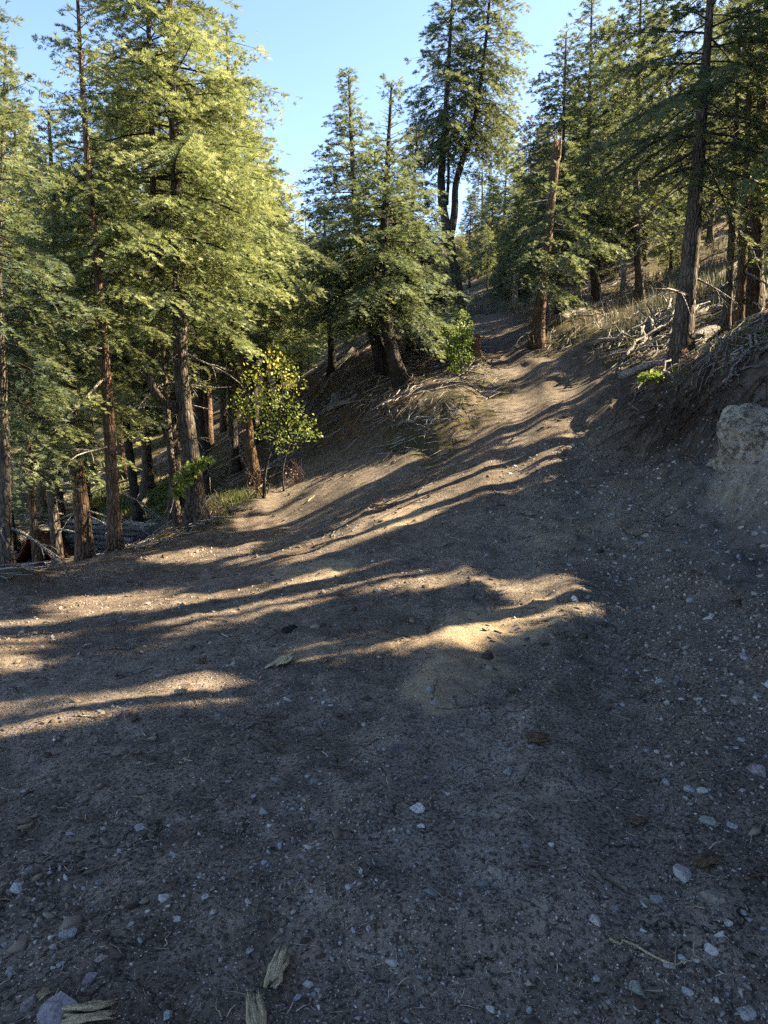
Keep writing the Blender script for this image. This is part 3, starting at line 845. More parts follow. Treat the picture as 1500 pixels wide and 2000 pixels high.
# ------------------------------------------------------------------ trees on the right bank
RK = dict(fmat='fir_blue', bmat='bark', keep=sun_keep)
tree_from_photo('fir_tree', 'big straight fir trunk on top of the cut bank', 11.0,
    [(1328,716),(1338,600),(1348,500),(1357,400),(1365,300),(1372,200),(1385,50),(1395,-120),(1402,-240)], .165, 2.1, .40, 151, shoot=.062, dens=9, droop=.6, dead=10, dead_to=.6, flare=.4, **RK)
tree_from_photo('fir_tree', 'first and slimmest of the three close trunks right of the big bank fir', 13.5,
    [(1416,672),(1425,550),(1432,400),(1440,200),(1445,40),(1447,-40)], .085, 1.3, .42, 152, shoot=.076, dens=7, droop=.5, dead=6, **RK)
tree_from_photo('fir_tree', 'middle trunk of the three close trunks right of the big bank fir', 13.2,
    [(1440,668),(1448,550),(1455,400),(1463,200),(1468,-60)], .095, 1.2, .45, 153, shoot=.076, dens=7, droop=.5, dead=6, fmat='fir_blue', bmat='bark_red', keep=sun_keep)
tree_from_photo('fir_tree', 'thickest of the three close trunks, by the right picture edge', 13.8,
    [(1466,655),(1474,500),(1483,300),(1494,100),(1500,-60),(1504,-180)], .185, 2.0, .38, 154, shoot=.076, dens=7, droop=.55, dead=8, **RK)
tree_from_photo('pale_barked_tree', 'slim tree with white speckled bark on the far slope', 24.0,
    [(1219,565),(1214,450),(1212,320),(1218,180),(1222,90)], .095, 1.3, .35, 155, shoot=.14, dens=7, fmat='fir', bmat='bark_pale', thin=.2)
tree_from_photo('fir_tree', 'fir with leaning grey trunk above the bleached log', 21.0,
    [(1168,582),(1160,520),(1152,430),(1150,300),(1153,150),(1156,-10)], .14, 1.7, .22, 156, shoot=.092, dens=8, droop=.45, dead=4, **RK)
tree_from_photo('fir_tree', 'thin fir with bare stem just behind the broken snag', 20.0,
    [(1090,636),(1093,560),(1096,450),(1100,250),(1106,62)], .095, 1.9, .22, 157, shoot=.09, dens=9, droop=.45, dead=8, **RK)
tree_from_photo('fir_tree', 'fir with forked grey stems in the shade of the right slope', 20.0,
    [(1250,600),(1246,500),(1242,350),(1248,100),(1254,-60)], .12, 1.8, .25, 158, shoot=.092, dens=8, droop=.5, dead=6, **RK)

# ------------------------------------------------------------------ the forest behind: kinds shared by many trees
def tree_kind(k, Hk, Rk, cb, shoot, fm, bm, **kw):
    rng = np.random.default_rng(300 + k)
    zz = np.linspace(0, Hk, 6)
    path = np.stack([.10 * np.sin(zz * .4 + k) * zz / Hk, .10 * np.cos(zz * .5 + k) * zz / Hk, zz], 1)
    me, P, r = trunk_mesh('trunk', path, .15, .015, M[bm], rng, sides=8, flare=.35, dens=1.5)
    return me, crown('crown', P, r, cb, Rk, shoot, rng, M[fm], M['twig'], wood=True, **kw), Hk
KINDS = [tree_kind(0, 11, 1.8, .16, .17, 'fir', 'bark', dens=10),
         tree_kind(1, 11, 1.5, .22, .17, 'fir', 'bark_red', dens=10, thin=.1),
         tree_kind(2, 11, 2.0, .12, .18, 'fir_blue', 'bark', dens=10, droop=.45),
         tree_kind(3, 11, 1.3, .30, .17, 'fir', 'bark_pale', dens=9, thin=.2),
         tree_kind(5, 11, 2.0, .40, .17, 'fir', 'bark', dens=11),
         tree_kind(6, 11, 1.7, .46, .17, 'fir', 'bark_red', dens=11),
         tree_kind(4, 11, 1.3, .25, .17, 'fir_dry', 'deadwood', dens=8, thin=.3)]
_first = {}
def place_tree(kind, x, y, ht, rot, label, group, wide=1.0):
    tm, cm, Hk = KINDS[kind]
    s = ht / Hk
    root = empty('fir_tree', (x, y, gz(x, y) - .08))
    root.rotation_euler = (0, 0, rot); root.scale = (s * wide, s * wide, s)
    tag(root, label, 'tree', group)
    add_obj('trunk', tm, root); add_obj('crown', cm, root)
    return root

ANCHORS = [(40, 'the picture edge tree'), (165, 'the slim spire-topped fir'), (345, 'the tall two-leader fir'), (545, 'the yellowing maple shrub'), (725, 'the dark clump'), (885, 'the forked fir'),
           (1068, 'the broken snag'), (1214, 'the white-barked tree'), (1360, 'the big bank fir'), (1450, 'the three close trunks')]
BG = []
def bg(px, py, d, kind, wide=1.0, zone='right'):
    BG.append((px, py, d, kind, wide, zone))
def plant_bg():
    seen = {}
    for px, py, d, kind, wide, zone in sorted(BG, key=lambda t: t[2]):
        p = at(px, py, d); g = gz(p.x, d)
        ax, an = min(ANCHORS, key=lambda a: abs(a[0] - px))
        side = 'left of' if px < ax - 8 else ('right of' if px > ax + 8 else 'behind')
        k = (zone, an, side); seen[k] = seen.get(k, 0) + 1
        rank = ['nearest', 'second nearest', 'third nearest', 'fourth nearest', 'fifth nearest'][min(seen[k], 5) - 1]
        lab, grp = ZONES[zone]
        place_tree(kind, p.x, d, max(2.5, p.z - g), random.uniform(0, 6.28), f'{rank} {lab}, {side} {an}', grp, wide)
random.seed(4)
ZONES = {'right': ('fir of the right slope woods', 'firs filling the right slope'),
         'ridge': ('small fir on the far ridge', 'firs on the far ridge'),
         'left': ('sunlit fir of the left woods', 'firs filling the left forest'),
         'dry': ('reddish dead fir on the ridge', 'dead firs on the far ridge'),
         'mid': ('fir seen through the gap', 'firs behind the dark clump')}
for px, py, d, k, w in ((1190,40,31,0,1.1),(1285,30,27,0,1.2),(1340,120,32,0,1.1),(1420,20,27,4,1.2),(1475,120,24,4,1.2),(1500,20,31,0,1.2),
                        (1130,170,34,0,1.0),(1240,110,36,1,1.1),(1390,200,38,0,1.2),(1300,180,44,0,1.2),(1450,150,45,0,1.3),(1080,280,40,2,1.1),(1015,380,26,2,1.3),
                        (985,450,29,2,1.2),(1062,320,29,2,1.3),(1180,260,29,2,1.2),(1325,300,24,0,1.3),(1540,100,22,2,1.2),(1535,200,17,2,1.1),(1230,300,27,3,1.0)):
    bg(px, py, d, k, w, 'right')
for px, py, d, k, w in ((990,250,50,0,1.2),(945,285,52,1,1.2),(965,345,42,0,1.2),(920,380,46,0,1.3),(1015,300,58,0,1.2),(900,440,40,1,1.2),(1065,260,62,1,1.1),(955,420,36,1,1.1)):
    bg(px, py, d, k, w, 'ridge')
for px, py, d in ((1040,226,60),(1022,262,66),(1055,250,64)):
    bg(px, py, d, 6, 1.0, 'dry')
for px, py, d, k, w in ((562,398,36,0,1.3),(600,410,44,1,1.4),(582,440,32,0,1.3),(535,400,28,0,1.3),(510,330,24,4,1.3),(620,440,52,0,1.4),(480,250,21,4,1.2),
                        (300,100,19,4,1.2),(245,190,22,4,1.2),(200,280,25,5,1.2),(60,300,19,4,1.2),(20,210,22,5,1.2),(120,330,22,4,1.2),(380,200,24,5,1.2),(430,150,20,4,1.1),
                        (340,420,32,4,1.3),(150,480,34,4,1.3),(60,520,36,4,1.4),(260,460,36,5,1.3),(450,480,36,0,1.4),(-40,380,26,4,1.3),(-60,200,17,4,1.1),(420,380,28,4,1.3),(180,380,40,0,1.4)):
    bg(px, py, d, k, w, 'left')
for px, py, d, k, w in ((640,480,40,0,1.4),(690,470,46,0,1.4),(750,440,52,1,1.4),(800,450,44,0,1.4),(850,470,38,2,1.3),(600,540,30,4,1.3),(720,540,34,4,1.3)):
    bg(px, py, d, k, w, 'mid')
plant_bg()
# woods further up the slopes
rng = np.random.default_rng(77)
cnt = 0
while cnt < 70:
    x = rng.uniform(-45, 60); y = rng.uniform(34, 95)
    if abs(x / y) > .62: continue
    if x / y < -.03 and x / y > -.14 and y < 60: continue
    g = gz(x, y)
    h = rng.uniform(6.5, 10)
    # keep the open sky between the left trees and the clump
    v = math.atan2(g + h - EYE, y)
    lim = .20 if -.2 < x / y < .0 else (.27 if x / y < .2 else .5)
    if v > lim: continue
    place_tree(int(rng.choice([0, 1, 2, 3], p=[.4, .25, .25, .1])), x, y, h, rng.uniform(0, 6.28), 'distant fir among the woods up the hillside', 'distant woods', 1.2)
    cnt += 1
print('crown tris', STAT['tris'])

# ------------------------------------------------------------------ unseen firs right of the picture, crowns cut so their shade leaves sun patches
SHADERS = [(5.6,3.4,9),(6.2,6.6,10),(6.3,8.4,10),(7.6,6.2,10),(8.8,8.8,11),(7.5,10.9,8),(9.7,11.6,8),(9.8,6.8,11),(8.5,4.0,10),(10.6,9.6,12),
           (6.3,5.0,9),(11.8,5.6,12),(12.6,9.9,12),(10.2,3.4,11),(7.0,2.6,9),(13.6,12.4,9),(6.6,1.0,9),(8.8,1.2,10),(13.0,3.0,12),(14.5,7.4,12)]
rng = np.random.default_rng(55)
for k, (x, y, h) in enumerate(SHADERS):
    b = np.array([x, y, gz(x, y) - .08])
    zz = np.linspace(0, h, 6)
    path = np.stack([.1 * np.sin(zz * .4 + k), .1 * np.cos(zz * .5 + k), zz], 1) - np.array([.1 * math.sin(k), .1 * math.cos(k), 0])
    root = tag(empty('fir_tree', tuple(b)), 'unseen fir just outside the right of the view, crown cut to shape the shade', 'tree', 'unseen shade firs beyond the right picture edge')
    me, P, r = trunk_mesh('trunk', path, .14, .015, M['bark'], rng, sides=8, flare=.35, dens=1.5)
    add_obj('trunk', me, root)
    add_obj('crown', crown('crown', P, r, .10, 2.1, .17 if x < y * 1.0 else .36, rng, M['fir'], M['twig'], keep=lambda p: sun_keep(p + b, .10) & open_to_left(p + b), wood=False, dens=10), root)

# ------------------------------------------------------------------ small materials
def mat_stone():
    n = NT('stone'); v = n.coord()
    base = n.n('ShaderNodeObjectInfo').outputs['Color']
    s = n.noise(v, 3.0, 5, .7)
    c = n.mix(n.ramp(s, (.4, 0.0), (.65, .55)), base, n.mix(.5, base, (.45, .43, .40)))
    c = n.mix(n.ramp(n.noise(v, 9, 3), (.36, .6), (.5, 0.0)), c, (.06, .052, .046))
    return n.finish(c, .85, n.bump(n.noise(v, 7, 5, .7), .5, .1), .25)
M['stone'] = mat_stone()
def mat_tint(name, stops, rough=.9):
    n = NT(name)
    c = n.ramp(n.attr('tint'), *stops)
    return n.finish(c, rough, None, .15)
M['gravel'] = mat_tint('gravel', ((0.0, (.07, .064, .06)), (.3, (.17, .165, .155)), (.6, (.25, .235, .215)), (.85, (.34, .32, .29)), (.93, (.25, .18, .13)), (1.0, (.46, .435, .40))))
M['litter'] = mat_tint('litter', ((0.0, (.06, .038, .025)), (.5, (.17, .125, .08)), (.8, (.30, .24, .165)), (1.0, (.50, .43, .33))))
M['twigs'] = mat_tint('grey_twigs', ((0.0, (.06, .048, .04)), (.4, (.15, .13, .115)), (.75, (.27, .25, .23)), (1.0, (.40, .385, .36))))
def mat_wood(name, lo, mid, hi):
    n = NT(name); v = n.coord((2.5, 38, 38)); vv = n.coord((6, 9, 9))
    a = n.noise(v, 1.0, 4, .65, .6); b = n.noise(vv, 1.0, 4, .6)
    c = n.ramp(a, (.3, lo), (.5, mid), (.7, hi))
    c = n.mix(n.ramp(b, (.45, 0.0), (.7, .7)), c, tuple(x * .45 for x in lo))
    return n.finish(c, .85, n.bump(a, .9, .03), .15)
M['wood'] = mat_wood('split_wood', (.38, .28, .15), (.58, .46, .28), (.72, .62, .42))
M['wood_brown'] = mat_wood('brown_wood', (.06, .038, .024), (.17, .115, .07), (.30, .22, .14))
M['root'] = mat_bark('root_bark', (.04, .025, .017), (.11, .07, .045), (.19, .13, .09), 3.0)
def mat_leaf(name, stops, trans=.4):
    n = NT(name); c = n.ramp(n.attr('tint'), *stops)
    p = n.n('ShaderNodeBsdfPrincipled', ins={'Base Color': c, 'Roughness': .55, 'Specular IOR Level': .3})
    tr = n.n('ShaderNodeBsdfTranslucent', ins={'Color': c}); m = n.n('ShaderNodeMixShader', ins={0: trans})
    n.t.links.new(p.outputs[0], m.inputs[1]); n.t.links.new(tr.outputs[0], m.inputs[2]); n.t.links.new(m.outputs[0], n.out.inputs[0])
    return n.m
M['leaf'] = mat_leaf('maple_leaf', ((0.0, (.07, .12, .025)), (.45, (.17, .22, .04)), (.75, (.36, .34, .04)), (1.0, (.50, .33, .04))))
M['leaf_green'] = mat_leaf('green_leaf', ((0.0, (.05, .10, .022)), (.6, (.13, .20, .04)), (1.0, (.25, .28, .06))))
M['grass'] = mat_leaf('grass_blade', ((0.0, (.045, .075, .02)), (.5, (.11, .14, .035)), (.75, (.24, .20, .09)), (1.0, (.38, .32, .18))))
M['brush'] = mat_leaf('dry_brush', ((0.0, (.045, .052, .028)), (.5, (.095, .10, .055)), (1.0, (.17, .155, .105))), .2)
M['red_stem'] = mat_leaf('red_stem', ((0.0, (.16, .08, .05)), (.6, (.30, .17, .10)), (1.0, (.42, .30, .18))), .2)
def mat_tarp():
    n = NT('tarp'); v = n.coord()
    c = n.mix(n.noise(v, 3, 4, .6), (.075, .030, .026), (.15, .065, .055))
    return n.finish(c, .7, n.bump(n.noise(v, 5, 3), .6, .08), .2)
M['tarp'] = mat_tarp()
M['log_end'] = mat_bark('log_end', (.12, .07, .03), (.32, .20, .09), (.46, .33, .18), 3.0)

# ------------------------------------------------------------------ stones
import bmesh
def hull_mesh(name, pts, mat, bev=0.0):
    bm = bmesh.new()
    for p in pts: bm.verts.new(p)
    res = bmesh.ops.convex_hull(bm, input=bm.verts)
    bmesh.ops.delete(bm, geom=[e for e in res['geom_interior'] if isinstance(e, bmesh.types.BMVert)], context='VERTS')
    if bev: bmesh.ops.bevel(bm, geom=list(bm.edges), offset=bev, segments=1, affect='EDGES')
    bmesh.ops.triangulate(bm, faces=bm.faces)
    me = bpy.data.meshes.new(name); bm.to_mesh(me); bm.free()
    me.materials.append(mat)
    return me

def rock_pts(rng, n=13, flat=.6):
    p = norm(rng.standard_normal((n, 3))) * rng.uniform(.75, 1.0, (n, 1)) * np.array([.5, .5 * rng.uniform(.6, .95), .5 * flat])
    return p
STONES = []
for k in range(12):
    rg = np.random.default_rng(700 + k)
    STONES.append(hull_mesh('stone', rock_pts(rg, 20, [.45, .6, .75][k % 3]), M['stone']))

PALETTE = dict(purpl=(.20,.165,.175), lilac=(.30,.275,.285), white=(.50,.47,.43), pale=(.37,.345,.31), dark=(.085,.08,.085), brown=(.21,.17,.13), green=(.25,.26,.21),
               blue=(.28,.29,.29), pink=(.38,.31,.28), tan=(.36,.28,.18), black=(.08,.085,.10), grey=(.24,.24,.245))
ORDER = ['purpl', 'lilac', 'white', 'black', 'dark', 'pale', 'pink', 'tan', 'brown', 'green', 'blue', 'grey']
def stone_colour(label, rg):
    for k in ORDER:
        if k in label.replace('blue-grey', 'blue').replace('blue-black', 'black'): c = PALETTE[k]; break
    else: c = PALETTE[rg.choice(['grey', 'blue', 'pale', 'brown', 'lilac', 'grey', 'dark'])]
    if 'small grey' in label: c = PALETTE[rg.choice(['grey', 'blue', 'grey', 'pale', 'lilac'])]
    f = rg.uniform(.7, 1.1)
    return (c[0] * f, c[1] * f, c[2] * f, 1)

def stone_at(px, py, wpx, k, label, group=None, rot=None, sx=1.0):
    h = ghit(px, py)
    if h is None: return
    dist = math.hypot(h[0], h[1], EYE)
    w = wpx * dist / FPX
    z = gz(*h)
    rg = random.Random(int(px * 7 + py))
    o = add_obj('stone', STONES[k % 12], None, (h[0], h[1], z - w * rg.uniform(-.04, .10)), (rg.uniform(-.25, .25), rg.uniform(-.25, .25), rg.uniform(0, 6.28) if rot is None else rot), (w * 1.05 * sx, w * 1.05, w * .95))
    o.color = stone_colour(label, rg)
    tag(o, label, 'stone', group)
    return o

NAMED_STONES = [
 (108,1982,78,0,'large purplish angular stone at the bottom left corner'),(57,1961,36,2,'dark stone left of the large purplish corner stone'),
 (175,1909,31,1,'purple stone with white patch above the corner log'),(135,1822,37,5,'blocky grey stone near the lower left edge'),
 (322,1755,31,3,'smooth pale bluish stone alone in the lower left dirt'),(399,1752,18,4,'small pale stone right of the smooth bluish one'),
 (275,1616,37,6,'flat whitish stone sunk in the dirt, lower left'),(195,1874,28,9,'thin flat brownish slab of stone near the corner log'),
 (812,1581,50,6,'flat white stone, brightest in the dark foreground'),(820,1612,24,9,'flat pale chip just below the bright white stone'),
 (966,1700,42,2,'brown-grey wedge of stone in the middle foreground'),(1332,1707,60,7,'rounded pale boulder-like stone beside curled bark'),
 (1164,1798,27,8,'small pinkish block of stone, lower right foreground'),(1282,1758,30,3,'flat lilac-grey stone below the reddish stick'),
 (1405,1756,55,9,'flat brown slab of stone near the right edge'),(1384,1604,37,4,'grey-green stone among gravel at the right'),
 (1482,1507,46,11,'large dark purple stone cut by the right picture edge'),(992,1507,28,5,'half buried grey stone below the bark heap'),
 (777,1465,36,2,'dark charcoal stone in the middle of the shaded dirt'),(1245,1933,36,1,'speckled greenish stone near the bottom right'),
 (1457,1979,50,6,'flat pale blue-grey stone in the bottom right corner'),(1385,1207,22,10,'white stone in the gravel below the bank'),
 (1323,1334,28,2,'blue-black stone on the right of the clearing'),(845,1372,21,7,'round pale stone at the lower tip of the sand'),
 (953,1307,22,8,'tan stone in the shaded sand patch'),(1125,1170,30,5,'white-topped stone at the sunlit sand edge'),
 (1010,1222,13,8,'small tan stone on the brightest sand'),(1440,1370,38,3,'bluish stone among gravel at the right edge'),
 (138,1447,34,4,'flat bluish stone below the left sun patch'),(647,1377,20,6,'pale stone left of the sand tip'),
 (1387,1852,28,10,'angular white flake of stone, lower right'),(488,1236,22,9,'flat pale stone beside the dark burrow'),
]
for px, py, w, k, lab in NAMED_STONES: stone_at(px, py, w, k, lab)
for i, (px, py, w) in enumerate([(20,1895,20),(35,1736,28),(137,1629,16),(90,1666,14),(234,1663,13),(536,1523,20),(600,1515,18),(612,1527,22),(495,1555,18),(516,1685,15),(340,1668,20),
    (548,1650,14),(270,1491,14),(602,1925,20),(580,1950,20),(612,1942,14),(327,1985,26),(345,1796,18),(114,1886,16),(705,1702,13),(550,1817,14),(487,1856,22),
    (1028,1654,16),(1347,1542,24),(1372,1545,24),(1302,1529,20),(997,1465,16),(1427,1612,30),(1330,1874,22),(1306,1885,22),(957,1967,26),(1034,1975,16),(1188,1957,13),(1163,1911,16),(1345,1937,24),
    (830,1518,16),(1420,1802,22),(1287,1330,20),(838,1345,22),(880,1363,11),(610,1365,16),(625,1410,16),(190,1447,20),(194,1390,16),(100,1366,14),(310,1320,24),(1225,1310,14),(950,1085,18)]):
    stone_at(px, py, w, i * 5 + 3, 'small grey stone half sunk in the shaded dirt', 'small stones on the dirt')
rng = np.random.default_rng(12)
c = 0
while c < 170:
    if c < 90: px, py = rng.uniform(0, 1500), rng.uniform(1150, 1990)
    else: px, py = rng.uniform(1180, 1500), rng.uniform(880, 1500)
    h = ghit(px, py)
    if h is None: continue
    stone_at(px, py, rng.uniform(8, 15) * (1.25 if c >= 90 else 1), int(rng.integers(12)),
             'pebble-sized stone scattered on the dirt' if c < 90 else 'loose stone in the gravel along the foot of the bank',
             'pebbles on the dirt' if c < 90 else 'stones along the bank foot')
    c += 1

def scatter_polys(tmpl_V, tmpl_F, pos, scale, rotz, tilt, rng):
    """copies of a small template mesh as one vertex/face array"""
    n = len(pos); k = len(tmpl_V)
    cz, sz = np.cos(rotz), np.sin(rotz)
    T_ = tmpl_V[None] * scale[:, None, :]
    x = T_[..., 0]; y = T_[..., 1]; z = T_[..., 2]
    ct, st = np.cos(tilt)[:, None], np.sin(tilt)[:, None]
    y, z = y * ct - z * st, y * st + z * ct
    X = x * cz[:, None] - y * sz[:, None]; Y = x * sz[:, None] + y * cz[:, None]
    V = np.stack([X, Y, z], -1) + pos[:, None, :]
    F = tmpl_F[None] + (np.arange(n) * k)[:, None, None]
    return V.reshape(-1, 3), F.reshape(-1, tmpl_F.shape[1])

def pebbles():
    rng = np.random.default_rng(21)
    n = 38000
    r = 1.3 * np.exp(rng.random(n) * math.log(11 / 1.3)); a = np.radians(rng.uniform(-33, 33, n))
    x = r * np.sin(a); y = r * np.cos(a)
    w = .12 + 1.2 * sstep(0, .3, fbm(x, y, .8, 3, 401)) + .5 * sstep(.1, .3, fbm(x, y, .25, 2, 403)) + 1.1 * sstep(.9, 2.2, x)
    k = (rng.random(n) < w / 1.6) & ((road_sdf(x, y) > -.3) | (poly_sdf(x, y, BANK) > 0))
    x, y, r = x[k], y[k], r[k]; n = len(x)
    s = np.exp(rng.normal(math.log(.0044), .6, n)) * (.55 + r / 4.5) * (1 + .5 * sstep(1, 2.3, x))
    s = np.minimum(s, .045)
    z = ground_z(x, y) + s * .12
    Vs, Fs, tt, kk = [], [], [], 0
    kind = rng.integers(0, 6, n)
    for q in range(6):
        me = hull_mesh('tmp', rock_pts(np.random.default_rng(800 + q), 8, .65), M['stone'])
        tv = np.array([v.co[:] for v in me.vertices]); tf = np.array([p.vertices[:] for p in me.polygons])
        bpy.data.meshes.remove(me)
        m = kind == q; c = m.sum()
        V, F = scatter_polys(tv, tf, np.stack([x[m], y[m], z[m]], 1), (s[m] * 2)[:, None] * rng.uniform(.7, 1.2, (c, 3)), rng.uniform(0, 6.28, c), rng.uniform(-.3, .3, c), rng)
        Vs.append(V); Fs.append(F + kk); kk += len(V); tt.append(np.repeat(rng.random(c) ** 1.7, len(tv)))
    me = mesh_np('gravel', np.vstack(Vs), np.vstack(Fs), [M['gravel']], None, False, {'tint': np.concatenate(tt)})
    tag(add_obj('gravel', me), 'loose gravel strewn over the dark dirt', 'gravel', kind='stuff')
pebbles()

def clods():
    rng = np.random.default_rng(23)
    n = 9000
    r = 1.4 * np.exp(rng.random(n) * math.log(14 / 1.4)); a = np.radians(rng.uniform(-33, 33, n))
    x = r * np.sin(a); y = r * np.cos(a)
    k = (rng.random(n) < .15 + 1.1 * sstep(.02, .3, fbm(x, y, 1.0, 3, 431))) & ((road_sdf(x, y) > -.2) | (poly_sdf(x, y, BANK) > 0))
    x, y, r = x[k], y[k], r[k]; n = len(x)
    s = np.minimum(np.exp(rng.normal(math.log(.008), .55, n)) * (.6 + r / 5), .06)
    me = hull_mesh('tmp', rock_pts(np.random.default_rng(880), 9, .7), M['stone'])
    tv = np.array([v.co[:] for v in me.vertices]); tf = np.array([p.vertices[:] for p in me.polygons]); bpy.data.meshes.remove(me)
    V, F = scatter_polys(tv, tf, np.stack([x, y, ground_z(x, y) + s * .15], 1), (s * 2)[:, None] * rng.uniform(.7, 1.3, (n, 3)), rng.uniform(0, 6.28, n), rng.uniform(-.4, .4, n), rng)
    m = mat_tint('soil_clod', ((0.0, (.04, .03, .022)), (.5, (.10, .077, .056)), (1.0, (.19, .15, .112))), .98)
    tag(add_obj('soil_clods', mesh_np('soil_clods', V, F, [m], None, False, {'tint': np.repeat(rng.random(n), len(tv))})), 'crumbled clods of dark soil on the road', 'clods', kind='stuff')
clods()

def slivers():
    rng = np.random.default_rng(22)
    n = 12000
    r = 1.3 * np.exp(rng.random(n) * math.log(13 / 1.3)); a = np.radians(rng.uniform(-33, 33, n))
    x = r * np.sin(a); y = r * np.cos(a)
    k = rng.random(n) < .35 + 1.0 * sstep(-.1, .3, fbm(x, y, 1.1, 3, 411))
    x, y, r = x[k], y[k], r[k]; n = len(x)
    s = np.exp(rng.normal(math.log(.0075), .45, n)) * (.65 + r / 3.2)
    z = ground_z(x, y) + .003 + s * .05
    tv = np.array([(-.5, -.05, 0), (-.5, .05, 0), (0, .11, .10), (0, .02, .10), (.5, -.04, .0), (.5, -.09, .0)])
    tv = np.array([(-.5, -.06, 0), (-.5, .04, 0), (.05, .15, .12), (.05, .05, .12), (.5, -.01, .02), (.5, -.07, .02)])
    tf = np.array([(0, 3, 2, 1), (3, 5, 4, 2)])
    V, F = scatter_polys(tv, tf, np.stack([x, y, z], 1), np.stack([s * 2, s * rng.uniform(.35, 1.2, n), s * .7], 1), rng.uniform(0, 6.28, n), rng.uniform(-.4, .4, n), rng)
    me = mesh_np('wood_litter', V, F, [M['litter']], None, False, {'tint': np.repeat(rng.random(n), 6)})
    tag(add_obj('wood_litter', me), 'fine needles and wood slivers strewn over the dirt', 'litter', kind='stuff')
slivers()

# ------------------------------------------------------------------ sticks and splintered wood on the dirt
def stick_mesh(k, mat, bend=.15, r=.018, forks=1, n=8):
    rng = np.random.default_rng(1200 + k)
    s = np.linspace(-.5, .5, n)
    P = np.stack([s, bend * np.cumsum(rng.normal(0, .35, n)) / 2, .02 * rng.standard_normal(n) + r], 1)
    P[:, 1] -= P[:, 1].mean()
    parts = [tube(P, r * np.linspace(1.1, .55, n) * rng.uniform(.85, 1.15, n), 6, True)]
    for j in range(forks):
        i = int(rng.integers(2, n - 1)); l = rng.uniform(.15, .4); sg = rng.choice([-1, 1]); u = np.linspace(0, 1, 4)[:, None]
        parts.append(tube(P[i] + u * l * np.array([.75, .6 * sg, rng.uniform(0, .25)]), r * np.array([.6, .5, .4, .2]), 4, False))
    V, F = merge(parts)
    return mesh_np('stick', V, F, [mat], None, True)
STICK_PALE = [stick_mesh(k, M['wood'], .3, .030, k % 2) for k in range(4)]
STICK_BROWN = [stick_mesh(10 + k, M['wood_brown'], .35, .03, k % 2) for k in range(4)]
STICK_GREY = [stick_mesh(20 + k, M['deadwood'], .22, .014 + .003 * (k % 3), k % 3) for k in range(8)]

def chunk_mesh(k, mat, L=1.0, w=.25, jag=.25):
    """split length of wood: a bundle of torn fibres of unequal length"""
    rng = np.random.default_rng(1300 + k)
    parts = []
    m = 6
    for q in range(m):
        y0 = (q / (m - 1) - .5) * w * .8; z0 = rng.uniform(-.06, .10) * w
        a0 = -.5 * L + jag * L * rng.random() * .6; a1 = .5 * L - jag * L * rng.random() * 1.2
        s = np.linspace(a0, a1, 5)
        r = w * rng.uniform(.13, .22) * np.array([.5, 1, 1.05, .9, .12])
        P = np.stack([s, y0 + w * .06 * rng.standard_normal(5), z0 + w * .05 * rng.standard_normal(5)], 1)
        parts.append(tube(P, r, 4, True, .12, rng))
    V, F = merge(parts)
    return mesh_np('wood_chunk', V, F, [mat])

def lay(name, me, px, py, lpx, ang, label, cat, group=None, lift=.02, thick=1.0, tilt=0.0, ez=0.0):
    """lay a piece of unit length on the ground; ang: turn from the picture's left-right direction"""
    h = ghit(px, py)
    if h is None: return None
    dist = math.hypot(h[0], h[1], EYE); L = lpx * dist / FPX
    e = .12
    nx = (gz(h[0] + e, h[1]) - gz(h[0] - e, h[1])) / (2 * e); ny = (gz(h[0], h[1] + e) - gz(h[0], h[1] - e)) / (2 * e)
    q = Vector((-nx, -ny, 1)).to_track_quat('Z', 'Y').to_matrix().to_4x4()
    nrm = Vector((-nx, -ny, 1)).normalized()
    xa = Vector((math.cos(ang), math.sin(ang), 0)); xa = (xa - nrm * xa.dot(nrm)).normalized(); xa = (xa + nrm * tilt).normalized()
    ya = nrm.cross(xa).normalized(); za = xa.cross(ya)
    Rm = Matrix((xa, ya, za)).transposed().to_4x4()
    o = add_obj(name, me)
    o.matrix_world = Matrix.Translation((h[0], h[1], gz(*h) + L * lift + ez)) @ Rm @ Matrix.Diagonal((L, L * thick, L * thick, 1))
    tag(o, label, cat, group)
    return o

lay('wood_chunk', chunk_mesh(0, M['wood'], 1, .30), 545, 1893, 92, 1.35, 'pale yellow splintered chunk of wood in the near foreground', 'wood', lift=.09)
lay('log_piece', chunk_mesh(1, M['wood'], 1, .38, .12), 175, 1988, 85, .12, 'short thick piece of log in the bottom left corner', 'wood', lift=.12)
lay('log_piece', chunk_mesh(2, M['wood'], 1, .30, .1), 500, 1992, 95, 1.9, 'stub of pale wood cut by the bottom picture edge', 'wood', lift=.1)
lay('wood_chip', chunk_mesh(3, M['wood'], 1, .75), 87, 1942, 22, .7, 'small cream wood chip left of the corner log', 'wood', lift=.1)
lay('wood_chunk', chunk_mesh(4, M['wood'], 1, .22, .4), 562, 1292, 120, 1.05, 'long splintered slab of wood in the dirt below the sun streak', 'wood', lift=.07, tilt=.08)
lay('wood_chunk', chunk_mesh(5, M['wood_brown'], 1, .6), 395, 1296, 26, 1.5, 'upright brown wood stub in the churned dirt', 'wood', lift=.2, tilt=.7)
lay('wood_chunk', chunk_mesh(6, M['wood'], 1, .5), 355, 1355, 30, .4, 'torn wood chunk in the left sun patch', 'wood', lift=.2)
lay('bark_piece', chunk_mesh(7, M['wood_brown'], 1, .42, .3), 1385, 1686, 64, .35, 'curled piece of bark beside the rounded pale stone', 'bark', lift=.12, tilt=.2)
lay('bark_piece', chunk_mesh(8, M['wood_brown'], 1, .45, .3), 1250, 1606, 42, -.3, 'flat brown bark chip right of the centre foreground', 'bark', lift=.05)
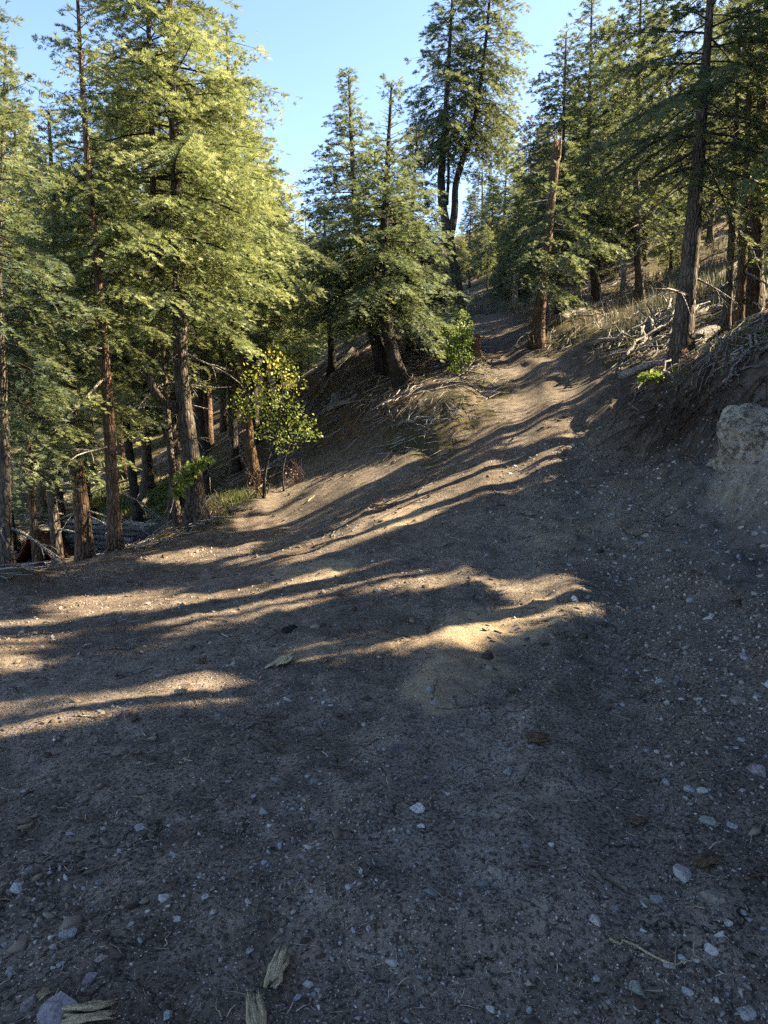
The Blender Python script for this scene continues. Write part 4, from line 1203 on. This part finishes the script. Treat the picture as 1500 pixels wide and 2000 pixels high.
lay('bark_piece', chunk_mesh(9, M['wood_brown'], 1, .6, .3), 1050, 1445, 48, -.2, 'dark bark heap above the half buried grey stone', 'bark', lift=.12)
lay('stick', STICK_BROWN[0], 1198, 1727, 78, -.85, 'reddish bent stick left of the lilac-grey stone', 'stick')
lay('stick', STICK_BROWN[1], 1482, 1714, 60, -.1, 'reddish stick poking in from the right edge', 'stick')
lay('root_piece', stick_mesh(40, M['wood'], .9, .018, 2, 12), 1290, 1868, 105, .5, 'wiggly yellow root lying near the bottom right', 'root')
lay('root_piece', stick_mesh(41, M['wood'], .8, .025, 0, 10), 1235, 1836, 36, .3, 'short curl of yellow root above the wiggly one', 'root')
lay('stick', stick_mesh(42, M['wood'], 1.1, .035, 0, 10), 368, 1480, 40, .5, 'curved cream stick above the flat whitish stone', 'stick')
lay('stick', STICK_PALE[0], 110, 1217, 44, .2, 'pale stick in the left sunlit dirt', 'stick')
lay('stick', STICK_PALE[1], 183, 1401, 56, .03, 'straight thin stick in the lowest left sun patch', 'stick')
lay('stick', STICK_PALE[2], 128, 1386, 44, 1.0, 'crooked stick beside the straight one in the sun patch', 'stick')
lay('stick', STICK_GREY[0], 236, 1322, 60, .1, 'thicker grey stick of the pair left of the wood stub', 'stick', thick=2.0)
lay('stick', STICK_GREY[1], 262, 1316, 64, .35, 'slimmer grey stick of the pair left of the wood stub', 'stick', thick=1.6)
lay('stick', STICK_PALE[3], 425, 1968, 40, 2.2, 'thin yellow twig near the bottom edge', 'stick')
lay('stick', STICK_GREY[2], 250, 1268, 70, .1, 'forked grey twig in the left dirt', 'stick')
lay('stick', STICK_GREY[3], 570, 1165, 60, .2, 'grey twig by the shaded sand on the left', 'stick')
rng = np.random.default_rng(31); c = 0
while c < 90:
    px = rng.uniform(0, 1400); py = 900 + 1080 * rng.random() ** 1.6
    h = ghit(px, py)
    if h is None or road_sdf(np.array([h[0]]), np.array([h[1]]))[0] < .1: continue
    me = [STICK_PALE, STICK_BROWN, STICK_GREY][int(rng.integers(3))]
    lay('stick', me[int(rng.integers(len(me)))], px, py, rng.uniform(14, 38) * (1 if py > 1200 else .75), rng.uniform(0, 3.14), 'small stick lying loose on the dirt road', 'stick', 'loose sticks on the road', thick=rng.uniform(.8, 1.6))
    c += 1
# two dark clods / burrow hole rim near the sun streak
lay('wood_chunk', chunk_mesh(14, M['bark_dark'], 1, .7), 565, 1230, 34, .1, 'dark clod at the mouth of a small burrow', 'clod', lift=.05)

# ------------------------------------------------------------------ fallen logs
def log_between(name, a, b, r0, r1, mat, label, group=None, cat='log', n=10, sides=10, wob=.05, lift=.0, seed=1):
    rng = np.random.default_rng(seed)
    A = np.array(a, float); B = np.array(b, float)
    for q in (A, B):
        if len(q) < 3: pass
    s = np.linspace(0, 1, n)[:, None]
    P = A + (B - A) * s
    P[:, 2] = P[:, 2] + wob * np.sin(s[:, 0] * 4 + seed)
    P[:, 2] = np.maximum(P[:, 2], ground_z(P[:, 0], P[:, 1]) + r0 * .5)
    o0 = P[0].copy()
    V, F = tube(P - o0, np.linspace(r0, r1, n) * rng.uniform(.9, 1.1, n), sides, True, .05, rng)
    o = add_obj(name, mesh_np(name, V, F, [mat], None, True), None, tuple(o0))
    return tag(o, label, cat, group), P
def gp(px, py, d, dz=0.0):
    p = at(px, py, d); return (p.x, p.y, gz(p.x, p.y) + dz)
root, P = log_between('fallen_log', gp(1092,645,18.6,.12), gp(1186,580,20.5,.2), .10, .085, M['deadwood'], 'bleached grey log with broken end lying up the slope by the snag', seed=2)
log_between('fallen_log', gp(1345,648,13.0,.12), gp(1510,588,14.6,.15), .12, .09, M['deadwood'], 'thick bleached log lying behind the big bank fir', seed=3)
log_between('fallen_log', gp(1405,700,11.4,.08), gp(1520,640,12.2,.1), .07, .05, M['wood_brown'], 'brown log lying below the three close trunks', seed=4)
log_between('fallen_log', gp(1215,684,12.6,.08), gp(1302,690,11.8,.1), .075, .05, M['deadwood'], 'short pale jagged log left of the big bank fir', seed=5)
log_between('fallen_log', gp(1390,560,19,.1), gp(1500,500,21,.15), .09, .07, M['deadwood'], 'grey log high on the right slope', seed=6)
for k, (a, b) in enumerate((((600,806,17.6),(668,778,18.4)), ((596,782,20),(690,742,21.5)), ((620,760,21.5),(720,722,22.5)), ((600,745,24),(670,720,25)), ((640,812,17.2),(700,800,17.0)))):
    log_between('fallen_log', gp(*a, .06), gp(*b, .1), .07, .05, M['deadwood'], ['sunlit pale log nearest the grey stump', 'long sunlit log in the gap left of the clump', 'sunlit log half hidden behind the clump', 'farthest sunlit log in the gap beside the clump', 'thin log running out from the grey stump'][k], seed=10 + k)
log_between('fallen_log', gp(272,1030,15.0,.15), gp(350,1040,14.2,.1), .16, .12, M['bark_dark'], 'dark rotten log beside the right end of the log crib', seed=21)
log_between('fallen_log', gp(250,1015,15.4,.45), gp(305,1000,16.4,.35), .10, .08, M['deadwood'], 'pale broken log on top of the rotten pile by the crib', seed=22)
log_between('fallen_log', gp(20,1062,17,.3), gp(110,1035,19,.3), .14, .12, M['deadwood'], 'grey log seen between the leftmost trunks', seed=23)
log_between('fallen_log', gp(250,1000,18,.2), gp(285,950,21,.2), .07, .06, M['deadwood'], 'thin grey log on the grass behind the crib', seed=24)
log_between('fallen_log', gp(985,560,33,.1), gp(1075,545,34,.2), .08, .06, M['deadwood'], 'far grey log between the pale trunks up the road', seed=25)

# ------------------------------------------------------------------ slash: branches lying on the slopes
def on_slope(n, area, rng):
    out = []
    while len(out) < n:
        x0, y0, x1, y1, d0, d1 = area
        px, py = rng.uniform(x0, x1), rng.uniform(y0, y1)
        h = hit(px, py)
        if h is None or not (d0 < h[1] < d1): continue
        if road_sdf(np.array([h[0]]), np.array([h[1]]))[0] > -.12: continue
        out.append((px, py))
    return out
rng = np.random.default_rng(41)
AREAS = [((1200,560,1500,740,8,17), 85, 'bleached branch in the slash heap on the right slope', 'slash on the right slope', (50, 150)),
         ((1060,600,1260,790,10,20), 40, 'grey branch on the slope edge above the road bend', 'branches by the road bend', (30, 90)),
         ((600,730,980,885,11.5,24), 95, 'grey branch on the bank under the dark clump', 'branches on the middle bank', (25, 85)),
         ((900,560,1300,640,20,36), 28, 'branch on the far forest floor up the road', 'branches on the far forest floor', (25, 70)),
         ((240,930,560,1040,11.5,19), 26, 'dead branch on the ground among the left trunks', 'branches among the left trunks', (25, 70))]
for area, n, lab, grp, (l0, l1) in AREAS:
    for px, py in on_slope(n, area, rng):
        a = rng.normal(.35, .55)
        lay('fallen_branch', STICK_GREY[int(rng.integers(8))], px, py, rng.uniform(l0, l1), a, lab, 'branch', grp, thick=rng.choice([.7, 1.0, 1.3, 2.2], p=[.3, .35, .25, .1]), tilt=rng.uniform(-.06, .10), lift=.03, ez=rng.uniform(0, .08))
# the fan of bleached branches left of the big bank fir
for k in range(14):
    lay('fallen_branch', STICK_GREY[k % 8], 1255 + 5 * k, 668 - 2.2 * k + rng.uniform(-12, 12), rng.uniform(90, 170), rng.uniform(.2, 1.5), 'bleached branch in the fan of dead branches left of the big bank fir', 'branch', 'fan of dead branches', thick=1.2, tilt=rng.uniform(.02, .16), ez=.08)

# churned-up debris along the edge between the two tracks
for k in range(34):
    t = rng.random(); px = 600 + 270 * t + rng.normal(0, 12); py = 1062 - 135 * t + rng.normal(0, 7)
    lay('stick', (STICK_BROWN + STICK_GREY)[int(rng.integers(12))], px, py, rng.uniform(25, 60), rng.normal(.5, .5), 'stick in the ridge of debris between the two tracks', 'stick', 'debris ridge between the tracks', thick=1.2, tilt=rng.uniform(0, .12))
lay('root_piece', stick_mesh(43, M['root'], .8, .02, 2, 10), 748, 985, 46, 1.3, 'red-brown root sticking up from the debris ridge', 'root', tilt=.6)

def twig_stuff():
    rng = np.random.default_rng(51)
    n = 30000
    r = 6 * np.exp(rng.random(n) * math.log(34 / 6)); a = np.radians(rng.uniform(-32, 34, n))
    x = r * np.sin(a); y = r * np.cos(a)
    sd = road_sdf(x, y)
    k = (sd < -.02) & (poly_sdf(x, y, BANK) < -.05) & ((y > 9) | (x < 2.5)) & (rng.random(n) < .3 + sstep(-.1, .25, fbm(x, y, 1.5, 3, 421)))
    x, y, r = x[k], y[k], r[k]; n = len(x)
    s = np.exp(rng.normal(math.log(.11), .6, n)) * (.75 + r / 40)
    z = ground_z(x, y) + .02 + rng.random(n) * .05
    tv = np.array([(-.5, -.5, 0), (-.5, .5, 0), (-.5, 0, .9), (.05, .0, 0), (.05, 1.2, .2), (.05, .5, 1.3), (.5, -.6, 0), (.5, .1, .1), (.5, -.2, .6)])
    tf = np.array([(0, 3, 4, 1), (1, 4, 5, 2), (2, 5, 3, 0), (3, 6, 7, 4), (4, 7, 8, 5), (5, 8, 6, 3)])
    w = rng.uniform(.004, .011, n) * (.6 + r / 25)
    V, F = scatter_polys(tv, tf, np.stack([x, y, z], 1), np.stack([s * 2, w, w], 1), rng.uniform(0, 6.28, n), rng.uniform(-.3, .3, n), rng)
    # the twigs lie along the slope
    gx = (base_z(x + .15, y) - base_z(x - .15, y)) / .3; gy = (base_z(x, y + .15) - base_z(x, y - .15)) / .3
    gx = np.clip(gx, -.7, .7); gy = np.clip(gy, -.7, .7)
    V[:, 2] += np.repeat(gx, 9) * (V[:, 0] - np.repeat(x, 9)) + np.repeat(gy, 9) * (V[:, 1] - np.repeat(y, 9))
    me = mesh_np('twig_litter', V, F, [M['twigs']], None, False, {'tint': np.repeat(rng.random(n), 9)})
    tag(add_obj('twig_litter', me), 'dead grey twigs littering the forest floor and banks', 'twigs', kind='stuff')
twig_stuff()

# ------------------------------------------------------------------ grass and brush
def blades(name, label, mat, n, sampler, hmin, hmax, width, seed, lean=.5, tint=(0, 1)):
    rng = np.random.default_rng(seed)
    x, y = sampler(rng, n); n = len(x)
    z = ground_z(x, y) - .01
    h = rng.uniform(hmin, hmax, n)
    tv = np.array([(-.5, 0, 0), (.5, 0, 0), (.32, .12, .55), (-.32, .12, .55), (.0, .45, 1.0), (-.05, .45, 1.0)])
    tf = np.array([(0, 1, 2, 3), (3, 2, 4, 5)])
    V, F = scatter_polys(tv, tf, np.stack([x, y, z], 1), np.stack([np.full(n, width) * rng.uniform(.6, 1.4, n), h * rng.uniform(0, 2 * lean, n), h], 1), rng.uniform(0, 6.28, n), rng.uniform(-.3, .3, n), rng)
    me = mesh_np(name, V, F, [mat], None, False, {'tint': np.repeat(rng.uniform(tint[0], tint[1], n), 6)})
    tag(add_obj(name, me), label, name.split('_')[-1], kind='stuff')
def clumped(areas, spread, clump, seed2):
    def f(rng, n):
        X, Y = [], []
        per = max(1, n // len(areas))
        for area in areas:
            pts = on_slope(max(2, per // clump), area, rng)
            for px, py in pts:
                h = hit(px, py); m = clump
                X.append(h[0] + rng.normal(0, spread, m)); Y.append(h[1] + rng.normal(0, spread, m))
        x = np.concatenate(X); y = np.concatenate(Y)
        k = road_sdf(x, y) < .02
        return x[k], y[k]
    return f
blades('grass', 'green and dry grass growing on the banks', M['grass'], 3000, clumped([(1210,560,1500,735,9,17),(240,960,540,1035,11.5,22)], .22, 22, 1), .06, .2, .012, 61)
blades('meadow_grass', 'bright green grass behind the log crib', M['grass'], 5000, clumped([(150,940,360,1008,16,24)], .35, 50, 2), .08, .2, .03, 62, tint=(.15, .6))
blades('verge_grass', 'grass strip on the verge below the maple shrub', M['grass'], 1600, clumped([(420,985,540,1030,11.5,15)], .14, 40, 3), .08, .22, .012, 63, tint=(.1, .8))
blades('dry_brush', 'dry olive brush on the slope above the road bend', M['brush'], 2200, clumped([(1110,560,1290,690,13,24)], .35, 18, 4), .12, .42, .010, 64, .6)
blades('brush', 'low dry brush on the far forest floor', M['brush'], 4000, clumped([(880,560,1120,620,20,36),(1280,480,1500,600,15,28)], .35, 40, 5), .15, .45, .03, 65, .3)

# ------------------------------------------------------------------ leafy shrubs
def leaf_cloud(name, centers, n, size, mat, rng, tint_fn):
    C = np.array([c[:3] for c in centers]); Rr = np.array([c[3] for c in centers])
    k = rng.choice(len(C), n, p=(Rr ** 2) / (Rr ** 2).sum())
    p = C[k] + norm(rng.standard_normal((n, 3))) * (Rr[k] * rng.random(n) ** .45)[:, None] * np.array([1, 1, .85])
    d = norm(rng.standard_normal((n, 3)) + np.array([0, 0, -.4])); up = norm(rng.standard_normal((n, 3)))
    w = norm(np.cross(d, up)); s = size * rng.uniform(.6, 1.4, n)
    tmp = np.array([(0, 0, 0), (.45, .42, 0), (1, 0, 0), (.45, -.42, 0)])
    V = p[:, None] + s[:, None, None] * (tmp[None, :, 0, None] * d[:, None] + tmp[None, :, 1, None] * w[:, None])
    F = np.arange(n * 4).reshape(-1, 4)
    return mesh_np(name, V.reshape(-1, 3), F, [mat], None, False, {'tint': np.repeat(np.clip(tint_fn(p), 0, 1), 4)})

def shrub(name, label, d, stems, blobs, nleaf, size, mat, stem_mat, seed, tint_fn, cat='shrub', foot=None):
    rng = np.random.default_rng(seed)
    f = np.array(at(stems[0][0][0][0], stems[0][0][0][1], d)); f[2] = gz(f[0], f[1]) - .03
    root = tag(empty(name, tuple(f)), label, cat)
    for pts, r in stems:
        P = np.array([np.array(at(p[0], p[1], p[2] if len(p) > 2 else d)) for p in pts]) - f
        P = resample(P, 10)
        V, F = tube(P, np.linspace(r, r * .35, 10), 6, False, .06, rng)
        add_obj('stem', mesh_np('stem', V, F, [stem_mat], None, True), root)
    if nleaf:
        cs = []
        for (px, py, rpx, *dd) in blobs:
            q = np.array(at(px, py, dd[0] if dd else d)) - f
            cs.append((*q, rpx * d / FPX))
        add_obj('foliage', leaf_cloud('foliage', cs, nleaf, size, mat, rng, lambda p: tint_fn(p, rng)), root)
    return root
MB = 13.2
shrub('maple_shrub', 'maple shrub with yellowing leaves and dark bent stems at the track fork', MB,
      [([(516,980),(513,930),(522,895),(540,855),(547,820),(550,770),(556,720)], .032), ([(540,858),(530,830),(522,790),(515,740)], .014), ([(556,968,13.6),(550,925,13.6),(556,895,13.6),(565,870,13.6),(575,840,13.6)], .022),
       ([(522,965),(530,930),(545,905)], .012), ([(500,975),(505,935),(512,900)], .012), ([(516,978),(490,930),(470,890)], .010)],
      [(545,715,30),(568,742,34),(540,770,38),(510,790,38),(562,800,40),(590,828,32),(495,735,30),(520,835,36),(555,858,36),(600,850,24),(475,800,34),(530,695,24),(615,845,16),(465,770,18)],
      1700, .046, M['leaf'], M['bark_dark'], 81, lambda p, g: .02 + .55 * g.random(len(p)) + .5 * sstep(1.5, 2.3, p[:, 2] + .5 * (p[:, 0] - .3)) * g.random(len(p)))
shrub('leafy_bush', 'bright green bush with dark stems on the bank by the road', 16.0,
      [([(898,800),(900,750),(902,700),(905,660),(900,620)], .03), ([(905,800),(912,740),(918,690)], .018), ([(890,805),(880,760),(872,720)], .018), ([(880,795),(860,780),(845,762)], .014)],
      [(885,655,28),(905,640,22),(900,690,26),(875,690,20),(905,615,12),(918,660,14),(840,755,22),(825,745,14),(890,720,18)],
      1700, .048, M['leaf_green'], M['bark_dark'], 82, lambda p, g: .2 + .7 * g.random(len(p)))
shrub('leafy_shrub', 'small green-leaved shrub against the tall two-leader fir', 11.3,
      [([(368,1050),(366,1000),(378,960),(378,920)], .014), ([(366,1010),(355,970),(350,930)], .008)],
      [(360,935,20),(375,915,18),(390,905,14),(350,960,14),(405,900,10)], 420, .07, M['leaf_green'], M['bark_dark'], 83, lambda p, g: .45 + .55 * g.random(len(p)))
shrub('seedling', 'small reddish-brown seedling at the foot of the big bank fir', 9.6,
      [([(1348,722),(1342,700),(1336,680)], .006), ([(1347,722),(1352,704),(1358,690)], .005), ([(1348,724),(1340,712),(1330,702)], .004)],
      [(1337,684,7),(1357,692,7),(1345,700,8),(1330,703,5)], 90, .035, M['red_stem'], M['root'], 84, lambda p, g: .4 + .6 * g.random(len(p)), 'plant')
shrub('low_plant', 'low yellow-green plant on the edge of the cut bank', 10.2,
      [([(1262,750),(1260,738),(1256,728)], .006), ([(1264,750),(1272,738),(1282,732)], .005)],
      [(1258,735,12),(1275,735,14),(1290,738,9)], 260, .05, M['leaf_green'], M['root'], 85, lambda p, g: .5 + .5 * g.random(len(p)), 'plant')
for k, (px, py, d, hpx, lab) in enumerate(((497,972,13.3,55,'red dry stems at the foot of the maple shrub'), (420,1015,12.4,45,'reddish dry stems beside the tall two-leader fir'), (575,950,13.8,50,'thin dry stems right of the maple shrub'))):
    rg = random.Random(k)
    stems = [([(px + rg.uniform(-18, 18), py), (px + rg.uniform(-22, 22), py - hpx * .5), (px + rg.uniform(-30, 30), py - hpx * rg.uniform(.7, 1.1))], .005) for _ in range(16)]
    shrub('dry_stems', lab, d, stems, [(px, py - hpx * .5, hpx * .4)], 25, .03, M['red_stem'], M['red_stem'], 86 + k, lambda p, g: g.random(len(p)), 'plant')

# ------------------------------------------------------------------ stumps
def stump(name, label, px, py, d, wpx, hpx, mat, seed, jag=.3):
    rng = np.random.default_rng(seed)
    f = np.array(at(px, py, d)); f[2] = gz(f[0], f[1]) - .05
    r = wpx * d / FPX * .5; h = hpx * d / FPX + .05
    m = 14; a = np.linspace(0, 6.283, m, endpoint=False)
    V = []
    for q, sc in ((0, 1.25), (.3, 1.05), (.7, .98), (1.0, .95)):
        V.append(np.stack([r * sc * np.cos(a) * rng.uniform(.9, 1.1, m), r * sc * np.sin(a) * rng.uniform(.9, 1.1, m), h * q + (jag * h * rng.uniform(-.5, .5, m) if q == 1 else 0 * a)], 1))
    V.append(np.stack([r * .5 * np.cos(a), r * .5 * np.sin(a), np.full(m, h * .82)], 1))
    V = np.vstack(V); n = 5
    i, j = np.meshgrid(np.arange(n - 1), np.arange(m), indexing='ij'); j2 = (j + 1) % m
    F = [tuple(int(c) for c in q) for q in np.stack([i * m + j, i * m + j2, (i + 1) * m + j2, (i + 1) * m + j], -1).reshape(-1, 4)] + [tuple(range(4 * m, 5 * m))]
    me = bpy.data.meshes.new(name); me.from_pydata([tuple(v) for v in V], [], F); me.materials.append(mat); me.update()
    return tag(add_obj(name, me, None, tuple(f)), label, 'stump')
stump('tree_stump', 'weathered grey stump on the bank above the side track', 656, 822, 17.3, 20, 24, M['deadwood'], 1)
stump('tree_stump', 'rotten red-brown stump at the road edge behind the bush', 929, 718, 17.8, 18, 30, M['splinter'], 2, .6)
stump('tree_stump', 'pale stub of a trunk in the far forest by the road', 1005, 608, 25, 10, 60, M['deadwood'], 3, .2)

# ------------------------------------------------------------------ rock outcrop in the bank, roots hanging from it
def outcrop(name, label, c, size, seed):
    rng = np.random.default_rng(seed)
    bm = bmesh.new(); bmesh.ops.create_icosphere(bm, subdivisions=5, radius=1.0)
    V = np.array([v.co[:] for v in bm.verts])
    pl = norm(rng.standard_normal((34, 3))); off = rng.uniform(.62, .9, 34)
    dots = V @ pl.T
    sc = np.min(np.where(dots > .05, off[None] / np.maximum(dots, .05), 9), axis=1)
    V = V * np.minimum(sc, 1)[:, None]
    q = V * 3.1
    d = fbm(q[:, 0] + q[:, 2] * .6, q[:, 1] - q[:, 2] * .8, 1.6, 6, seed, .6)
    V = V * (1 + .17 * d)[:, None] * np.array(size)
    for v, p in zip(bm.verts, V): v.co = p
    me = bpy.data.meshes.new(name); bm.to_mesh(me); bm.free()
    n = NT('pale_rock'); v = n.coord()
    col = n.ramp(n.noise(v, 4, 7, .75), (.3, (.17, .145, .115)), (.46, (.34, .30, .24)), (.58, (.46, .42, .34)), (.70, (.47, .39, .26)), (.82, (.60, .56, .49)))
    col = n.mix(n.ramp(n.noise(v, 13, 6, .75), (.42, .9), (.52, 0.0)), col, (.085, .066, .05))
    col = n.mix(n.ramp(n.voro(n.mix(.15, v, n.noise(v, 5, 3)), 2.3, 'DISTANCE_TO_EDGE'), (0, .5), (.02, 0.0)), col, (.07, .058, .048))
    hh = n.math('ADD', n.noise(v, 22, 6, .75), n.math('MULTIPLY', n.noise(v, 5, 5, .7), 1.5))
    me.materials.append(n.finish(col, .95, n.bump(hh, 1.0, .06), .1))
    return tag(add_obj(name, me, None, c, (.2, -.1, .5)), label, 'rock')
p = at(1475, 905, 6.5)
outcrop('rock_outcrop', 'big pale rock standing out of the bank at the right edge', (p.x + .45, p.y + .28, p.z - .20), (.80, .95, .74), 5)
bank = bpy.data.objects['cut_bank']
rng = np.random.default_rng(91)
for k in range(90):
    px = rng.uniform(1235, 1520); t = (px - 1235) / 285
    py = 770 - 20 * t + rng.uniform(-12, 55)
    h = hit(px, py)
    if h is None or h[1] > 13: continue
    a = rng.normal(3.6, .5); l = rng.uniform(.25, .9); s = np.linspace(0, 1, 7)
    x = h[0] + math.cos(a) * l * s + .06 * np.cumsum(rng.normal(0, .3, 7)); y = h[1] + math.sin(a) * l * s * .9
    z = ground_z(x, y) + .03 + .10 * np.sin(s * 3.1) * rng.uniform(.2, 1.4)
    r = rng.uniform(.005, .014)
    V, F = tube(np.stack([x, y, z], 1), np.linspace(r, r * .4, 7), 5, False)
    add_obj('root', mesh_np('root', V, F, [M['root']], None, True), bank)

# ------------------------------------------------------------------ log crib and tarp among the left trees
f0 = np.array(at(128, 1080, 15.5)); f0[2] = gz(f0[0], f0[1])
crib = tag(empty('log_crib', tuple(f0)), 'low crib wall of stacked round logs behind the left trunks', 'log wall')
e = np.array(at(345, 1066, 15.0)); ax = e - f0; Lw = math.hypot(ax[0], ax[1]); ang = math.atan2(ax[1], ax[0])
ux = np.array([math.cos(ang), math.sin(ang), 0]); uy = np.array([-math.sin(ang), math.cos(ang), 0])
ztop = at(128, 1012, 15.5).z - f0[2]
nl = 7; hh = ztop / nl
rng = np.random.default_rng(95)
for k in range(nl):
    s = np.linspace(-.15, Lw * rng.uniform(.9, 1.0), 9)[:, None]
    P = ux * s + np.array([0, 0, hh * (k + .5)]) + uy * rng.uniform(-.03, .03) + np.array([0, 0, .012]) * rng.standard_normal((9, 1))
    V, F = tube(P, hh * .5 * np.linspace(1.06, .86, 9), 9, True, .05, rng)
    lo = add_obj('log', mesh_np('log', V, F, [M['bark_pale'] if k % 3 == 0 else M['deadwood']], None, True), crib)
    P = uy * np.linspace(-.16, 1.2, 6)[:, None] + ux * .02 + np.array([0, 0, hh * (k + .98)])
    V, F = tube(P, np.full(6, hh * .47), 10, True, .04, rng)
    mi = np.zeros(len(F), int); mi[-10:] = 1
    add_obj('end_log', mesh_np('end_log', V, F, [M['bark_red'], M['log_end']], mi, False), crib)
# tarp: ridge tent shape with slack folds
A = np.array(at(62, 1034, 13.0)); Bk = np.array(at(118, 1036, 15.2)); L0 = np.array(at(10, 1150, 12.6)); L1 = np.array(at(70, 1120, 15.4)); R0 = np.array(at(118, 1155, 13.0)); R1 = np.array(at(160, 1110, 15.2))
for q in (L0, L1, R0, R1): q[2] = gz(q[0], q[1]) + .02
o0 = L0.copy()
VV, FF, n = [], [], 12
for side, (c0, c1) in enumerate(((L0, L1), (R0, R1))):
    base = len(VV) * 1
    for i in range(n + 1):
        for j in range(n + 1):
            u, v = i / n, j / n
            top = A * (1 - u) + Bk * u; bot = c0 * (1 - u) + c1 * u
            p = top * (1 - v) + bot * v
            p = p + np.array([0, 0, -.12 * math.sin(math.pi * v) - .05 * math.sin(math.pi * u) * (1 - v) + .015 * math.sin(9 * u + 5 * v)])
            VV.append(p - o0)
    for i in range(n):
        for j in range(n):
            a = base + i * (n + 1) + j
            FF.append((a, a + 1, a + n + 2, a + n + 1))
me = mesh_np('tarp_sheet', np.array(VV), np.array(FF), [M['tarp']], None, True)
tr = tag(empty('tarp_shelter', tuple(o0)), 'dull red-brown tarp pitched as a ridge behind the leftmost trunks', 'tarp')
o = add_obj('tarp_sheet', me, tr)
sm = o.modifiers.new('thickness', 'SOLIDIFY'); sm.thickness = .012
P = np.array([A + (A - Bk) * .05, Bk + (Bk - A) * .05]) - o0
V, F = tube(np.array([P[0], P.mean(0), P[1]]) - np.array([0, 0, .03]), [.025, .025, .02], 6)
add_obj('ridge_pole', mesh_np('ridge_pole', V, F, [M['deadwood']]), tr)
